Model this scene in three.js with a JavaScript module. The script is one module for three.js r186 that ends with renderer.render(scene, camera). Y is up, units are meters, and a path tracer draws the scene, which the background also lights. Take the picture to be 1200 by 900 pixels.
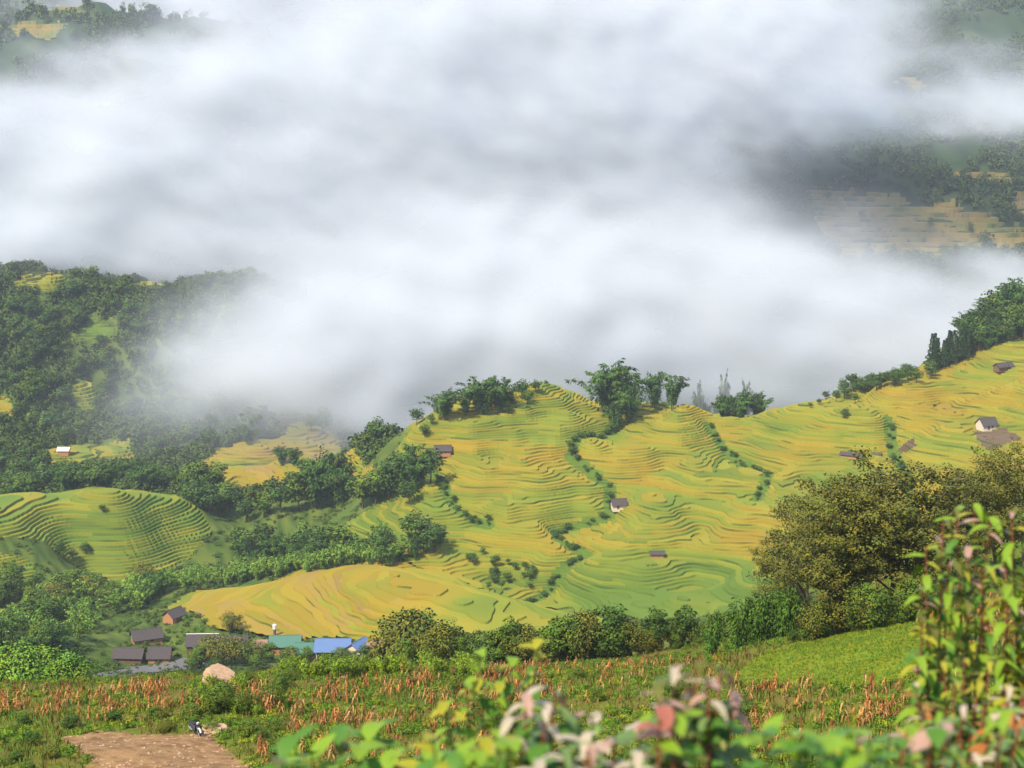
import * as THREE from 'three';
import { createNoise2D, createNoise3D } from 'simplex-noise';
import { mergeGeometries } from 'three/addons/utils/BufferGeometryUtils.js';

// ---------------------------------------------------------------- camera, sky, sun, exposure
const scene = new THREE.Scene();
const PITCH = 10.4 * Math.PI / 180, EYE = 200;
const camera = new THREE.PerspectiveCamera(28, 4 / 3, 0.3, 9000);
camera.position.set(0, EYE, 0); camera.rotation.x = -PITCH;
camera.focus = 420; camera.userData.fStop = 2.1;
const renderer = new THREE.WebGLRenderer();
renderer.toneMapping = THREE.LinearToneMapping;
renderer.toneMappingExposure = 2.05;
renderer.shadowMap.enabled = true;
{ // hazy daylight sky: pale blue above, whiter towards the horizon
  const W = 64, H = 32, d = new Float32Array(W * H * 4);
  for (let j = 0; j < H; j++) for (let i = 0; i < W; i++) {
    const up = Math.max(0, (j + 0.5) / H * 2 - 1), k = (j * W + i) * 4, t = Math.pow(up, 0.6);
    d[k] = 0.32 - 0.10 * t; d[k + 1] = 0.39 - 0.07 * t; d[k + 2] = 0.55 - 0.01 * t; d[k + 3] = 1;
  }
  const sky = new THREE.DataTexture(d, W, H, THREE.RGBAFormat, THREE.FloatType);
  sky.mapping = THREE.EquirectangularReflectionMapping; sky.magFilter = THREE.LinearFilter; sky.needsUpdate = true;
  scene.background = sky; scene.environment = sky; scene.environmentIntensity = 1;
}
const SUN = new THREE.Vector3(-0.40, 0.76, 0.50).normalize();
const sun = new THREE.DirectionalLight(new THREE.Color(1, 0.89, 0.68), 3.5);
sun.position.copy(SUN).multiplyScalar(1500).add(new THREE.Vector3(0, 0, -500)); sun.target.position.set(0, 0, -500);
sun.castShadow = true; sun.shadow.radius = 5;
Object.assign(sun.shadow.camera, { left: -700, right: 700, top: 700, bottom: -700, near: 10, far: 3500 });
sun.name = 'sun'; scene.add(sun, sun.target);
scene.fog = new THREE.FogExp2(new THREE.Color(0.80, 0.88, 1.0), 0.00010);

// ---------------------------------------------------------------- helpers
const V3 = THREE.Vector3;
function rng(seed) { let s = seed | 0; return () => { s = (s + 0x6d2b79f5) | 0; let t = Math.imul(s ^ (s >>> 15), 1 | s); t = (t + Math.imul(t ^ (t >>> 7), 61 | t)) ^ t; return ((t ^ (t >>> 14)) >>> 0) / 4294967296; }; }
const R = rng(11), rr = (a, b) => a + (b - a) * R(), pick = (a) => a[Math.floor(R() * a.length) % a.length];
const n2 = createNoise2D(rng(3)), n3 = createNoise3D(rng(5));
const fbm2 = (x, y, o = 4) => { let s = 0, a = 0.5; for (let i = 0; i < o; i++) { s += a * n2(x, y); x = x * 2.03 + 7.1; y = y * 2.03 - 3.3; a *= 0.5; } return s; };
const fbm3 = (x, y, z, o = 4) => { let s = 0, a = 0.5; for (let i = 0; i < o; i++) { s += a * n3(x, y, z); x = x * 2.03 + 7.1; y = y * 2.03 - 3.3; z = z * 2.03 + 1.7; a *= 0.5; } return s; };
const smooth = (a, b, x) => { const t = Math.min(1, Math.max(0, (x - a) / (b - a))); return t * t * (3 - 2 * t); };
const lerp = (a, b, t) => a + (b - a) * t, mixc = (a, b, t) => [lerp(a[0], b[0], t), lerp(a[1], b[1], t), lerp(a[2], b[2], t)];
const C = (r, g, b) => new THREE.Color().setRGB(r, g, b);
// a survey of the valley: a bearing (as read off the photograph, 1200 x 900) and a ground distance give a point of the place
const FPX = 450 / Math.tan(14 * Math.PI / 180), cs = Math.cos(PITCH), sn = Math.sin(PITCH);
const bearing = (px, py) => { const sx = (px - 600) / FPX, sy = (450 - py) / FPX; return new V3(sx, -sn + sy * cs, -cs - sy * sn); };
const survey = (px, py, D) => { const d = bearing(px, py); return d.multiplyScalar(D / -d.z).add(new V3(0, EYE, 0)); };
const taken = new Map();
const numbered = (n) => { const k = taken.get(n) || 0; taken.set(n, k + 1); return k ? n + '_' + String(k).padStart(3, '0') : n; };
function tag(o, label, category, group, kind) { o.userData.label = label; if (category) o.userData.category = category; if (group) o.userData.group = group; if (kind) o.userData.kind = kind; return o; }
function top(name, x = 0, y = 0, z = 0, turn = 0) { const g = new THREE.Group(); g.name = numbered(name); g.position.set(x, y, z); g.rotation.y = turn; scene.add(g); return g; }
function part(name, geo, mat, parent) { const m = new THREE.Mesh(geo, mat); m.name = name; m.castShadow = m.receiveShadow = true; parent.add(m); return m; }
function topMesh(name, geo, mat) { const m = new THREE.Mesh(geo, mat); m.name = numbered(name); m.castShadow = m.receiveShadow = true; scene.add(m); return m; }
class MB { // mesh builder
  constructor() { this.p = []; this.n = []; this.c = []; this.u = []; }
  tri(a, b, c, n, col, uvs) { for (const [i, q] of [a, b, c].entries()) { this.p.push(q[0], q[1], q[2]); const m = Array.isArray(n[0]) ? n[i] : n; this.n.push(m[0], m[1], m[2]); if (col) this.c.push(col[0], col[1], col[2]); if (uvs) this.u.push(uvs[i][0], uvs[i][1]); } }
  get count() { return this.p.length / 9; }
  build() { const g = new THREE.BufferGeometry(); g.setAttribute('position', new THREE.Float32BufferAttribute(this.p, 3)); g.setAttribute('normal', new THREE.Float32BufferAttribute(this.n, 3)); if (this.c.length) g.setAttribute('color', new THREE.Float32BufferAttribute(this.c, 3)); if (this.u.length) g.setAttribute('uv', new THREE.Float32BufferAttribute(this.u, 2)); return g; }
  tube(pts, r0, r1, k = 5, col) {
    const rings = []; for (let i = 0; i < pts.length; i++) {
      const a = pts[Math.max(0, i - 1)], b = pts[Math.min(pts.length - 1, i + 1)], d = new V3(b[0] - a[0], b[1] - a[1], b[2] - a[2]).normalize();
      const s = Math.abs(d.y) > 0.95 ? new V3(1, 0, 0) : new V3(0, 1, 0), e = s.clone().cross(d).normalize(), f = d.clone().cross(e), r = lerp(r0, r1, i / (pts.length - 1));
      rings.push(Array.from({ length: k }, (_, j) => { const t = j / k * 6.28318, x = e.clone().multiplyScalar(Math.cos(t)).addScaledVector(f, Math.sin(t)); return [[pts[i][0] + x.x * r, pts[i][1] + x.y * r, pts[i][2] + x.z * r], [x.x, x.y, x.z]]; }));
    }
    for (let i = 0; i + 1 < rings.length; i++) for (let j = 0; j < k; j++) { const A = rings[i][j], B = rings[i][(j + 1) % k], E = rings[i + 1][j], F = rings[i + 1][(j + 1) % k]; this.tri(A[0], B[0], E[0], [A[1], B[1], E[1]], col); this.tri(B[0], F[0], E[0], [B[1], F[1], E[1]], col); }
  }
}
function noiseTex(size, f, srgb) { const d = new Uint8Array(size * size * 4); for (let j = 0; j < size; j++) for (let i = 0; i < size; i++) { const v = f(i / size, j / size), k = (j * size + i) * 4; d[k] = v[0]; d[k + 1] = v[1]; d[k + 2] = v[2]; d[k + 3] = 255; } const t = new THREE.DataTexture(d, size, size); t.wrapS = t.wrapT = THREE.RepeatWrapping; t.magFilter = THREE.LinearFilter; if (srgb) t.colorSpace = THREE.SRGBColorSpace; t.needsUpdate = true; return t; }
// noise that tiles: a torus in two 3-D slices blended across the seam
const tile = (u, v, f, o = 3) => { const g = (x, y) => fbm2(x * f, y * f, o), a = g(u, v), b = g(u - 1, v), c = g(u, v - 1), d = g(u - 1, v - 1); return lerp(lerp(a, b, u), lerp(c, d, u), v); };
//--TERRAIN
// ---------------------------------------------------------------- the lie of the land
const SPOTS = [ // bearing x, bearing y, distance
  // foreground shoulder
  [180, 880, 108], [60, 900, 104], [230, 857, 112], [300, 895, 104], [200, 822, 132], [60, 840, 128], [450, 850, 116], [330, 800, 150], [200, 797, 158], [500, 790, 152], [450, 785, 176], [257, 795, 172], [700, 790, 152], [850, 850, 110], [600, 850, 112], [700, 860, 106],
  [960, 738, 152], [1080, 722, 140], [900, 780, 130], [1000, 800, 112], [1150, 740, 120], [1190, 690, 140], [860, 775, 165], [1060, 640, 235], [1190, 600, 225],
  [150, 800, 150], [20, 830, 140], [60, 818, 250],
  // slope down behind the shoulder
  [480, 790, 225], [620, 785, 225], [760, 772, 230], [880, 768, 235], [980, 730, 290], [1100, 690, 330], [450, 798, 330], [620, 785, 330], [800, 755, 330], [120, 822, 330], [330, 802, 330], [0, 800, 360],
  [800, 740, 430], [620, 750, 430], [1000, 690, 430], [1180, 640, 430], [480, 782, 420], [330, 786, 420], [200, 800, 410],
  // village and road
  [165, 787, 462], [215, 782, 466], [120, 790, 456], [152, 772, 478], [172, 751, 500], [203, 722, 525], [235, 758, 490], [300, 760, 488], [390, 763, 478], [430, 762, 478], [60, 770, 440], [20, 740, 480], [120, 760, 480],
  // golden field
  [212, 712, 548], [330, 740, 502], [420, 735, 489], [520, 735, 479], [640, 738, 468], [300, 690, 551], [400, 664, 556], [480, 668, 538], [560, 692, 511],
  // gully behind it
  [610, 703, 568], [300, 680, 605], [420, 655, 612], [180, 700, 580], [60, 715, 580], [520, 665, 590], [100, 740, 530],
  // green mound on the far side of the gully
  [20, 605, 650], [130, 592, 668], [230, 605, 695], [200, 650, 676], [100, 672, 656], [60, 630, 646], [0, 660, 620], [60, 690, 610], [0, 600, 650],
  // main hill
  [640, 722, 548], [760, 715, 545], [880, 700, 545], [700, 660, 585], [820, 640, 590], [620, 665, 590], [725, 592, 635], [650, 610, 630], [560, 600, 628], [480, 635, 612], [430, 600, 650], [560, 560, 655], [640, 545, 660], [500, 500, 698], [540, 500, 695], [585, 490, 705], [645, 449, 735], [690, 470, 735], [620, 490, 712], [720, 500, 712], [705, 560, 660], [670, 520, 690],
  [800, 480, 728], [770, 520, 690], [860, 492, 735], [880, 540, 680], [940, 480, 712], [960, 560, 640], [1000, 520, 672], [1000, 600, 600], [900, 600, 615], [800, 575, 640], [1050, 545, 650], [1060, 620, 575], [1150, 500, 664], [1110, 460, 700], [1200, 425, 720], [1060, 432, 775], [990, 462, 750], [1190, 375, 770], [1130, 425, 745], [1200, 560, 600], [1110, 560, 630],
  // the lap of land left of it
  [520, 540, 690], [420, 570, 720], [330, 590, 740], [270, 560, 800], [300, 542, 830], [330, 512, 880], [380, 500, 900], [440, 520, 800], [250, 620, 700], [350, 640, 660], [130, 585, 760], [20, 590, 740], [60, 550, 850], [110, 520, 900], [150, 545, 860],
  // left mountainside
  [0, 450, 1010], [60, 380, 1060], [120, 470, 990], [60, 332, 1105], [0, 325, 1100], [130, 340, 1110], [200, 340, 1115], [260, 330, 1130], [340, 345, 1140], [420, 365, 1150], [200, 420, 1050], [300, 420, 1060], [220, 500, 950],
];
const FIX = [ // x, height, distance: ground no bearing of the photograph touches
  [0, 214, -40], [-40, 214, -40], [40, 214, -40], [0, 198.1, 0], [0, 192.5, 10], [0, 183, 30], [14, 183, 30], [-14, 183, 30], [0, 170.5, 60], [30, 174, 60], [-30, 167, 60], [0, 161, 84],
  [-260, -40, 1000], [0, -60, 960], [150, -70, 980], [340, -60, 980], [60, -30, 880], [200, -30, 890], [330, 20, 880], [-60, -10, 850], [0, -90, 1150], [250, -90, 1200], [-250, 20, 1250], [-500, 60, 1250], [450, -20, 1100], [520, 90, 850], [420, 110, 740], [330, 75, 600], [-420, 20, 700], [-520, 60, 1000], [-330, 40, 480], [300, 120, 330], [-200, 90, 250], [180, 150, 180], [120, 168, 90], [-110, 150, 130], [100, 175, 60], [-60, 168, 60],
];
const pts = [...SPOTS.map(([a, b, c]) => { const p = survey(a, b, c); return [p.x, p.y, c]; }), ...FIX];
function fitSurface(P, c2, smoothing) { // multiquadric surface through scattered points
  const n = P.length, N = n + 1, A = Array.from({ length: N }, () => new Float64Array(N + 1));
  for (let i = 0; i < n; i++) { for (let j = 0; j < n; j++) A[i][j] = Math.sqrt((P[i][0] - P[j][0]) ** 2 + (P[i][2] - P[j][2]) ** 2 + c2) / 100; A[i][i] -= smoothing; A[i][n] = 1; A[n][i] = 1; A[i][N] = P[i][1]; }
  for (let k = 0; k < N; k++) { let b = k; for (let i = k + 1; i < N; i++) if (Math.abs(A[i][k]) > Math.abs(A[b][k])) b = i; [A[k], A[b]] = [A[b], A[k]]; for (let i = k + 1; i < N; i++) { const f = A[i][k] / A[k][k]; if (f) for (let j = k; j <= N; j++) A[i][j] -= f * A[k][j]; } }
  const w = new Float64Array(N); for (let i = N - 1; i >= 0; i--) { let s = A[i][N]; for (let j = i + 1; j < N; j++) s -= A[i][j] * w[j]; w[i] = s / A[i][i]; }
  const X = Float64Array.from(P, (q) => q[0]), Z = Float64Array.from(P, (q) => q[2]);
  return (x, D) => { let s = w[n]; for (let i = 0; i < n; i++) { const dx = x - X[i], dz = D - Z[i]; s += w[i] * Math.sqrt(dx * dx + dz * dz + c2) / 100; } return s; };
}
const rough = fitSurface(pts, 18 * 18, 0.012);
const RAVINES = [
  [[722, 488, 715], [700, 500, 706], [677, 513, 695], [667, 533, 680], [690, 543, 670], [715, 567, 655], [713, 595, 632], [677, 601, 630], [648, 612, 625], [655, 630, 610], [687, 648, 595], [660, 665, 588], [630, 690, 575], [610, 704, 568]],
  [[505, 545, 680], [513, 552, 675], [523, 578, 650], [540, 598, 632], [573, 611, 622]],
  [[828, 497, 715], [857, 527, 690], [880, 543, 675], [903, 560, 655], [887, 584, 630]],
  [[1040, 500, 690], [1046, 520, 672], [1052, 540, 650], [1065, 556, 635], [1070, 590, 605], [1040, 640, 570]],
].map((r) => r.map((q) => { const p = survey(...q); return [p.x, -p.z]; }));
const segDist = (x, y, a, b) => { const dx = b[0] - a[0], dy = b[1] - a[1], t = Math.min(1, Math.max(0, ((x - a[0]) * dx + (y - a[1]) * dy) / (dx * dx + dy * dy))); return Math.hypot(x - a[0] - t * dx, y - a[1] - t * dy); };
const ravine = (x, D) => { let m = 1e9; if (D > 540 && D < 740) for (const r of RAVINES) for (let i = 0; i + 1 < r.length; i++) m = Math.min(m, segDist(x, D, r[i], r[i + 1])); return m; };
function ground(x, D) {
  let h = rough(x, D);
  const far = smooth(440, 600, D);
  const calm = 1 - 0.75 * (smooth(590, 570, D) * smooth(30, 0, x)) - 0.6 * (smooth(590, 620, D) * smooth(740, 700, D) * smooth(-110, -140, x));
  h += far * calm * (4.3 * n2(x / 58, D / 58) + 2.0 * n2(x / 30 + 9, D / 30) + 0.4 * n2(x / 12, D / 12 + 5)) + (1 - far) * smooth(20, 90, D) * 0.5 * n2(x / 14, D / 14);
  if (D > 860) h += smooth(860, 980, D) * (7 * fbm2(x / 90, D / 90, 3));
  if (D > 540 && D < 740) { const r = ravine(x, D); if (r < 12) h -= 2.4 * (1 - smooth(0, 9, r)); }
  return h;
}
// where a bearing meets the ground, between two distances
function sight(px, py, D0, D1) {
  const d = bearing(px, py); d.multiplyScalar(1 / -d.z); let last = D0;
  for (let D = D0; D <= D1; D += D * 0.004) { if (EYE + d.y * D < ground(d.x * D, D)) { let a = last, b = D; for (let i = 0; i < 8; i++) { const m = (a + b) / 2; if (EYE + d.y * m < ground(d.x * m, m)) b = m; else a = m; } return new V3(d.x * b, ground(d.x * b, b), -b); } last = D; }
  return new V3(d.x * D1, ground(d.x * D1, D1), -D1);
}
const inPoly = (x, D, P) => { let c = false; for (let i = 0, j = P.length - 1; i < P.length; j = i++) if ((P[i][1] > D) !== (P[j][1] > D) && x < (P[j][0] - P[i][0]) * (D - P[i][1]) / (P[j][1] - P[i][1]) + P[i][0]) c = !c; return c; };
const lot = (list, D0, D1) => list.map(([a, b]) => { const p = sight(a, b, D0, D1); return [p.x, -p.z]; });
// ---------------------------------------------------------------- fields
const GOLD = [0.385, 0.27, 0.026], YELLOW = [0.34, 0.29, 0.03], LIME = [0.235, 0.27, 0.03], GREEN = [0.135, 0.215, 0.03], TAN = [0.34, 0.235, 0.075], BANK = [0.065, 0.11, 0.022], SOIL = [0.13, 0.085, 0.05];
const mx = (px, D) => survey(px, 500, D).x;
const FIELDS = [
  { name: 'gold', poly: lot([[196, 712], [230, 690], [300, 672], [400, 658], [480, 660], [560, 688], [660, 716], [730, 735]], 480, 600).concat(lot([[640, 748], [450, 752], [330, 747], [250, 735]], 465, 560)), step: 0.75, mood: (x, D) => 0.66 + 0.3 * n2(x / 40, D / 40) - smooth(-60, 0, x) * 0.75, label: 'golden rice terraces' },
  { name: 'mound', poly: lot([[240, 604], [250, 625], [225, 650], [160, 690], [110, 668], [60, 640], [-60, 640]], 600, 720).concat([[mx(-60, 690), 690], [mx(20, 705), 705], [mx(130, 716), 716], [mx(220, 716), 716]]), step: 1.15, mood: (x, D) => -0.2 + 0.18 * n2(x / 30, D / 30), label: 'green rice terraces' },
  { name: 'small', poly: lot([[-60, 655], [0, 648], [38, 655], [45, 690], [110, 690], [110, 720], [0, 720], [-60, 700]], 560, 680), step: 1.0, mood: (x, D) => -0.1 + 0.4 * n2(x / 20, D / 20), label: 'small terraces' },
  { name: 'lap', poly: lot([[225, 548], [300, 515], [350, 486], [400, 498], [420, 530], [440, 560], [395, 600], [350, 560], [260, 580]], 720, 920), step: 1.2, mood: (x, D) => 0.6 + 0.5 * n2(x / 40, D / 40), label: 'lap' },
  { name: 'knoll', poly: lot([[40, 545], [80, 520], [150, 512], [165, 545], [60, 552]], 800, 960), step: 1.4, mood: (x, D) => 0.2 + 0.5 * n2(x / 25, D / 25), label: 'knoll' },
  { name: 'crest', poly: lot([[10, 342], [25, 320], [60, 318], [85, 330], [60, 345]], 1000, 1180), step: 2, mood: () => 0.3 },
  { name: 'crest', poly: lot([[155, 340], [180, 325], [215, 328], [200, 342]], 1000, 1180), step: 2, mood: () => 0.2 },
  { name: 'crest', poly: lot([[82, 470], [95, 436], [118, 452], [122, 480], [108, 492], [140, 470], [130, 495]], 900, 1080), step: 1.8, mood: () => -0.1 },
  { name: 'crest', poly: lot([[-20, 490], [-10, 455], [10, 465], [20, 480], [8, 495]], 900, 1080), step: 1.8, mood: () => 0.4 },
  { name: 'crest', poly: lot([[65, 400], [110, 370], [145, 375], [135, 400]], 980, 1120), step: 2, mood: () => -0.5 },
  { name: 'main', poly: [[mx(395, 655), 655], [mx(430, 600), 600], [mx(500, 590), 590], [mx(560, 560), 552], [mx(640, 560), 530], [mx(760, 560), 520], [mx(1300, 540), 540], [mx(1330, 850), 850], [mx(1090, 850), 850], [mx(1060, 800), 800], [mx(1000, 560), 800], [mx(900, 560), 790], [mx(600, 560), 785], [mx(478, 740), 740], [mx(462, 700), 700], [mx(490, 672), 672]], step: 0.85, mood: (x, D) => 0.22 + 0.36 * n2(x / 75 + 4, D / 75) + 0.14 * n2(x / 30, D / 30) - 0.75 * (1 - smooth(560, 610, D)) * smooth(-10, 30, x) - 0.3 * smooth(-10, -60, x) + 0.12 * smooth(120, 200, x), label: 'main' },
];
const fieldAt = (x, D) => { for (const f of FIELDS) if (inPoly(x, D, f.poly)) return f; return null; };
const rampMood = (m) => m > 0.75 ? mixc(GOLD, TAN, Math.min(1, (m - 0.75) / 0.5)) : m > 0.35 ? mixc(YELLOW, GOLD, (m - 0.35) / 0.4) : m > -0.05 ? mixc(LIME, YELLOW, (m + 0.05) / 0.4) : mixc(GREEN, LIME, Math.max(0, (m + 0.6) / 0.55));
const hash = (a, b) => { let h = Math.imul(a | 0, 374761393) + Math.imul(b | 0, 668265263) | 0; h = Math.imul(h ^ (h >>> 13), 1274126177); return ((h ^ (h >>> 16)) >>> 0) / 4294967296; };
// ---------------------------------------------------------------- materials of the land
const grain = noiseTex(512, (u, v) => { const a = tile(u, v, 40, 3), b = tile(u, v, 9, 3), k = 205 + 70 * a + 45 * b; return [k + 6 * b, k, k - 10 * b]; });
const clod = noiseTex(512, (u, v) => { const k = 128 + 150 * tile(u, v, 18, 4); return [k, k, k]; });
const landMat = new THREE.MeshPhysicalMaterial({ vertexColors: true, roughness: 0.95, specularIntensity: 0.15, map: grain, bumpMap: clod, bumpScale: 0.12 });
const riceMat = new THREE.MeshPhysicalMaterial({ vertexColors: true, roughness: 0.9, specularIntensity: 0.15, map: grain, bumpMap: clod, bumpScale: 0.05 });
// ---------------------------------------------------------------- one sheet of ground from the camera's feet to the far valley
const DIRT_LOT = lot([[70, 866], [130, 858], [215, 862], [245, 858], [262, 880], [300, 905], [300, 940], [60, 940], [110, 895]], 70, 170);
const BRIGHT_LOT = lot([[860, 800], [905, 765], [960, 742], [1080, 716], [1150, 740], [1090, 790], [1000, 805], [930, 800]], 90, 200);
function groundColour(x, D, h) {
  const a = n2(x / 5, D / 5), b = n2(x / 22 + 3, D / 22), c = n2(x / 60, D / 60 + 8);
  if (D < 440) {
    if (inPoly(x, D, DIRT_LOT)) return mixc([0.40, 0.235, 0.105], [0.27, 0.15, 0.07], Math.max(0, 0.35 * a + 0.3));
    if (inPoly(x, D, BRIGHT_LOT)) return mixc([0.16, 0.26, 0.016], [0.22, 0.25, 0.022], 0.5 + 0.5 * a);
    return mixc(mixc([0.13, 0.18, 0.018], [0.21, 0.18, 0.035], smooth(-0.2, 0.6, b)), [0.20, 0.12, 0.045], smooth(0.25, 0.8, a) * 0.6);
  }
  return mixc(mixc([0.09, 0.155, 0.024], [0.17, 0.20, 0.035], 0.5 + 0.5 * b), [0.055, 0.10, 0.02], smooth(-0.2, 0.7, a));
}
function fan(u0, u1, nu, Ds, apex) { const g = []; for (const D of Ds) for (let i = 0; i <= nu; i++) g.push([lerp(u0, u1, i / nu) * (D + apex), D]); return g; }
const rows = (a, b, f) => { const o = []; for (let D = a; D < b; D += f(D)) o.push(D); o.push(b); return o; };
{
  const Ds = rows(-38, 1260, (D) => Math.max(1.6, D * 0.007)), nu = 250, pt = fan(-0.5, 0.5, nu, Ds, 60), p = [], c = [], uv = [], ix = [];
  for (const [x, D] of pt) {
    let h = ground(x, D);
    const col = groundColour(x, D, h);
    if (D > 440 && fieldAt(x, D)) h -= 1.5; else if (D > 440 && D < 880) h -= 0.25;
    p.push(x, h, -D); c.push(...col); uv.push(x / 9, D / 9);
  }
  const w = nu + 1; for (let j = 0; j + 1 < Ds.length; j++) for (let i = 0; i < nu; i++) { const a = j * w + i; ix.push(a, a + 1, a + w, a + 1, a + w + 1, a + w); }
  const g = new THREE.BufferGeometry(); g.setAttribute('position', new THREE.Float32BufferAttribute(p, 3)); g.setAttribute('color', new THREE.Float32BufferAttribute(c, 3)); g.setAttribute('uv', new THREE.Float32BufferAttribute(uv, 2)); g.setIndex(ix); g.computeVertexNormals();
  tag(topMesh('valley_ground', g, landMat), 'grassy valley ground falling away and rising to the hills', null, null, 'structure');
}
// ---------------------------------------------------------------- stepped rice terraces: each level of each field is a piece of its own
function terraces(name, label, FL, u0, u1, nu, Ds, heightOf, fieldOf, colourOf, bank) {
  const w = nu + 1, P = fan(u0, u1, nu, Ds, 60).map(([x, D]) => [x, D, 0]), buckets = new Map();
  const near = new Uint8Array(P.length);
  for (let i = 0; i < P.length; i++) { near[i] = FL.some((f) => inPoly(P[i][0], P[i][1], f.poly)) ? 1 : 0; }
  const need = (i) => { if (P[i][2] === 0) P[i][2] = heightOf(P[i][0], P[i][1]); return P[i]; };
  const bucket = (k) => { if (!buckets.has(k)) buckets.set(k, new MB()); return buckets.get(k); };
  const doTri = (ia, ib, ic) => {
    if (!near[ia] && !near[ib] && !near[ic]) return;
    const t = [need(ia), need(ib), need(ic)], cx = (t[0][0] + t[1][0] + t[2][0]) / 3, cd = (t[0][1] + t[1][1] + t[2][1]) / 3, f = fieldOf(cx, cd);
    if (!f) return;
    const S = f.step, q = t.map(([x, D, h]) => [x, D, h / S + 0.35 * n2(x / 20, D / 20) + 0.75 * n2(h / 4.1, x / 60 + D / 70)]);
    const lo = Math.floor(Math.min(q[0][2], q[1][2], q[2][2])), hi = Math.floor(Math.max(q[0][2], q[1][2], q[2][2]));
    for (let k = lo; k <= hi; k++) {
      let poly = q; // clip to level k .. k+1
      for (const [lim, sg] of [[k, 1], [k + 1, -1]]) {
        const o = []; for (let i = 0; i < poly.length; i++) { const a = poly[i], b = poly[(i + 1) % poly.length], da = (a[2] - lim) * sg, db = (b[2] - lim) * sg; if (da >= 0) o.push(a); if ((da < 0) !== (db < 0)) { const s = da / (da - db); o.push([lerp(a[0], b[0], s), lerp(a[1], b[1], s), lim]); } }
        poly = o; if (!poly.length) break;
      }
      const sector = Math.floor((cx + 40 * hash(k, 7)) / 70), mb = bucket(f.name + '|' + k + '|' + sector), y = k * S;
      if (poly.length > 2) {
        const col = colourOf(f, cx, cd, k), uvOf = (a) => [a[0] / 7, a[1] / 7];
        for (let i = 1; i + 1 < poly.length; i++) mb.tri([poly[0][0], y, -poly[0][1]], [poly[i][0], y, -poly[i][1]], [poly[i + 1][0], y, -poly[i + 1][1]], [0, 1, 0], col, [uvOf(poly[0]), uvOf(poly[i]), uvOf(poly[i + 1])]);
      }
      if (k > lo) { // riser below level k, with a little rim of earth leaning out
        const s = []; for (let i = 0; i < 3; i++) { const a = q[i], b = q[(i + 1) % 3]; if ((a[2] < k) !== (b[2] < k)) { const m = (k - a[2]) / (b[2] - a[2]); s.push([lerp(a[0], b[0], m), lerp(a[1], b[1], m)]); } }
        if (s.length === 2) {
          const [a, b] = s; let nx = b[1] - a[1], nd = b[0] - a[0]; const gx = (q[1][0] - q[0][0]), gd = (q[1][1] - q[0][1]); let N = [nx, 0, nd];
          const l = Math.hypot(N[0], N[2]) || 1; N = [N[0] / l, 0, N[2] / l];
          const low = q.reduce((m, v) => v[2] < m[2] ? v : m); if ((low[0] - a[0]) * N[0] - (low[1] - a[1]) * N[2] < 0) N = [-N[0], 0, -N[2]];
          const o = 0.1 * S, A = [a[0] + N[0] * o, y - S, -a[1] + N[2] * o], B = [b[0] + N[0] * o, y - S, -b[1] + N[2] * o], A2 = [a[0], y, -a[1]], B2 = [b[0], y, -b[1]], nn = [N[0] * 0.94, 0.34, N[2] * 0.94];
          const col = mixc(bank, colourOf(f, cx, cd, k), Math.min(0.96, Math.max(0.2, 0.9 - 1.5 * Math.max(0, n2(cx / 34 + k * 3.7, cd / 34 - k) - 0.35)))), U = [[a[0] / 7, a[1] / 7], [b[0] / 7, b[1] / 7], [a[0] / 7 + 0.1, a[1] / 7 + 0.1], [b[0] / 7 + 0.1, b[1] / 7 + 0.1]];
          const e1 = [B[0] - A[0], 0, B[2] - A[2]]; // upright quad: (B - A) x up points the way it faces
          if (-e1[2] * N[0] + e1[0] * N[2] > 0) { mb.tri(A, B, A2, nn, col, [U[0], U[1], U[2]]); mb.tri(B, B2, A2, nn, col, [U[1], U[3], U[2]]); }
          else { mb.tri(B, A, A2, nn, col, [U[1], U[0], U[2]]); mb.tri(B, A2, B2, nn, col, [U[1], U[2], U[3]]); }
        }
      }
    }
  };
  for (let j = 0; j + 1 < Ds.length; j++) for (let i = 0; i < nu; i++) { const a = j * w + i; doTri(a, a + 1, a + w); doTri(a + 1, a + w + 1, a + w); }
  const g = top(name); tag(g, label, null, null, 'structure');
  const all = [...buckets.values()].filter((b) => b.count).sort((a, b) => b.count - a.count);
  for (const b of all.slice(0, 300)) part('paddy', b.build(), riceMat, g);
  if (all.length > 300) { const m = part('small_paddies', mergeGeometries(all.slice(300).map((b) => b.build())), riceMat, g); m.userData.kind = 'stuff'; }
  console.log(name, 'paddies', all.length, 'triangles', all.reduce((s, b) => s + b.count, 0));
  return g;
}
const SOIL_LOTS = [lot([[1140, 505], [1180, 500], [1198, 515], [1160, 528], [1150, 520]], 560, 740), lot([[1052, 525], [1070, 512], [1075, 524], [1062, 530]], 560, 720)];
const paddyColour = (f, x, D, k) => {
  if (f.name === 'main') {
    for (const s of SOIL_LOTS) if (inPoly(x, D, s)) return mixc(SOIL, [0.2, 0.14, 0.09], hash(k, 3));
    const r = ravine(x, D); if (r < 2.6) return GREEN;
  }
  const len = 22 + 30 * hash(k, 1), plot = Math.floor((x + 15 * n2(k * 0.7, D / 50)) / len);
  const m = f.mood(x, D) + 0.75 * (hash(k, plot) - 0.5) + 0.22 * (hash(k >> 2, plot >> 1) - 0.5), g = 0.9 + 0.2 * hash(k * 7 + 1, plot);
  return rampMood(m).map((v) => v * g);
};
terraces('rice_terraces', 'stepped yellow and green rice paddies covering the hill, mound and golden field', FIELDS.filter((f) => f.name !== 'lap' && f.name !== 'knoll' && f.name !== 'crest'), -0.44, 0.44, 330, rows(462, 850, (D) => 1.75), ground, fieldAt, paddyColour, BANK);
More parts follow.
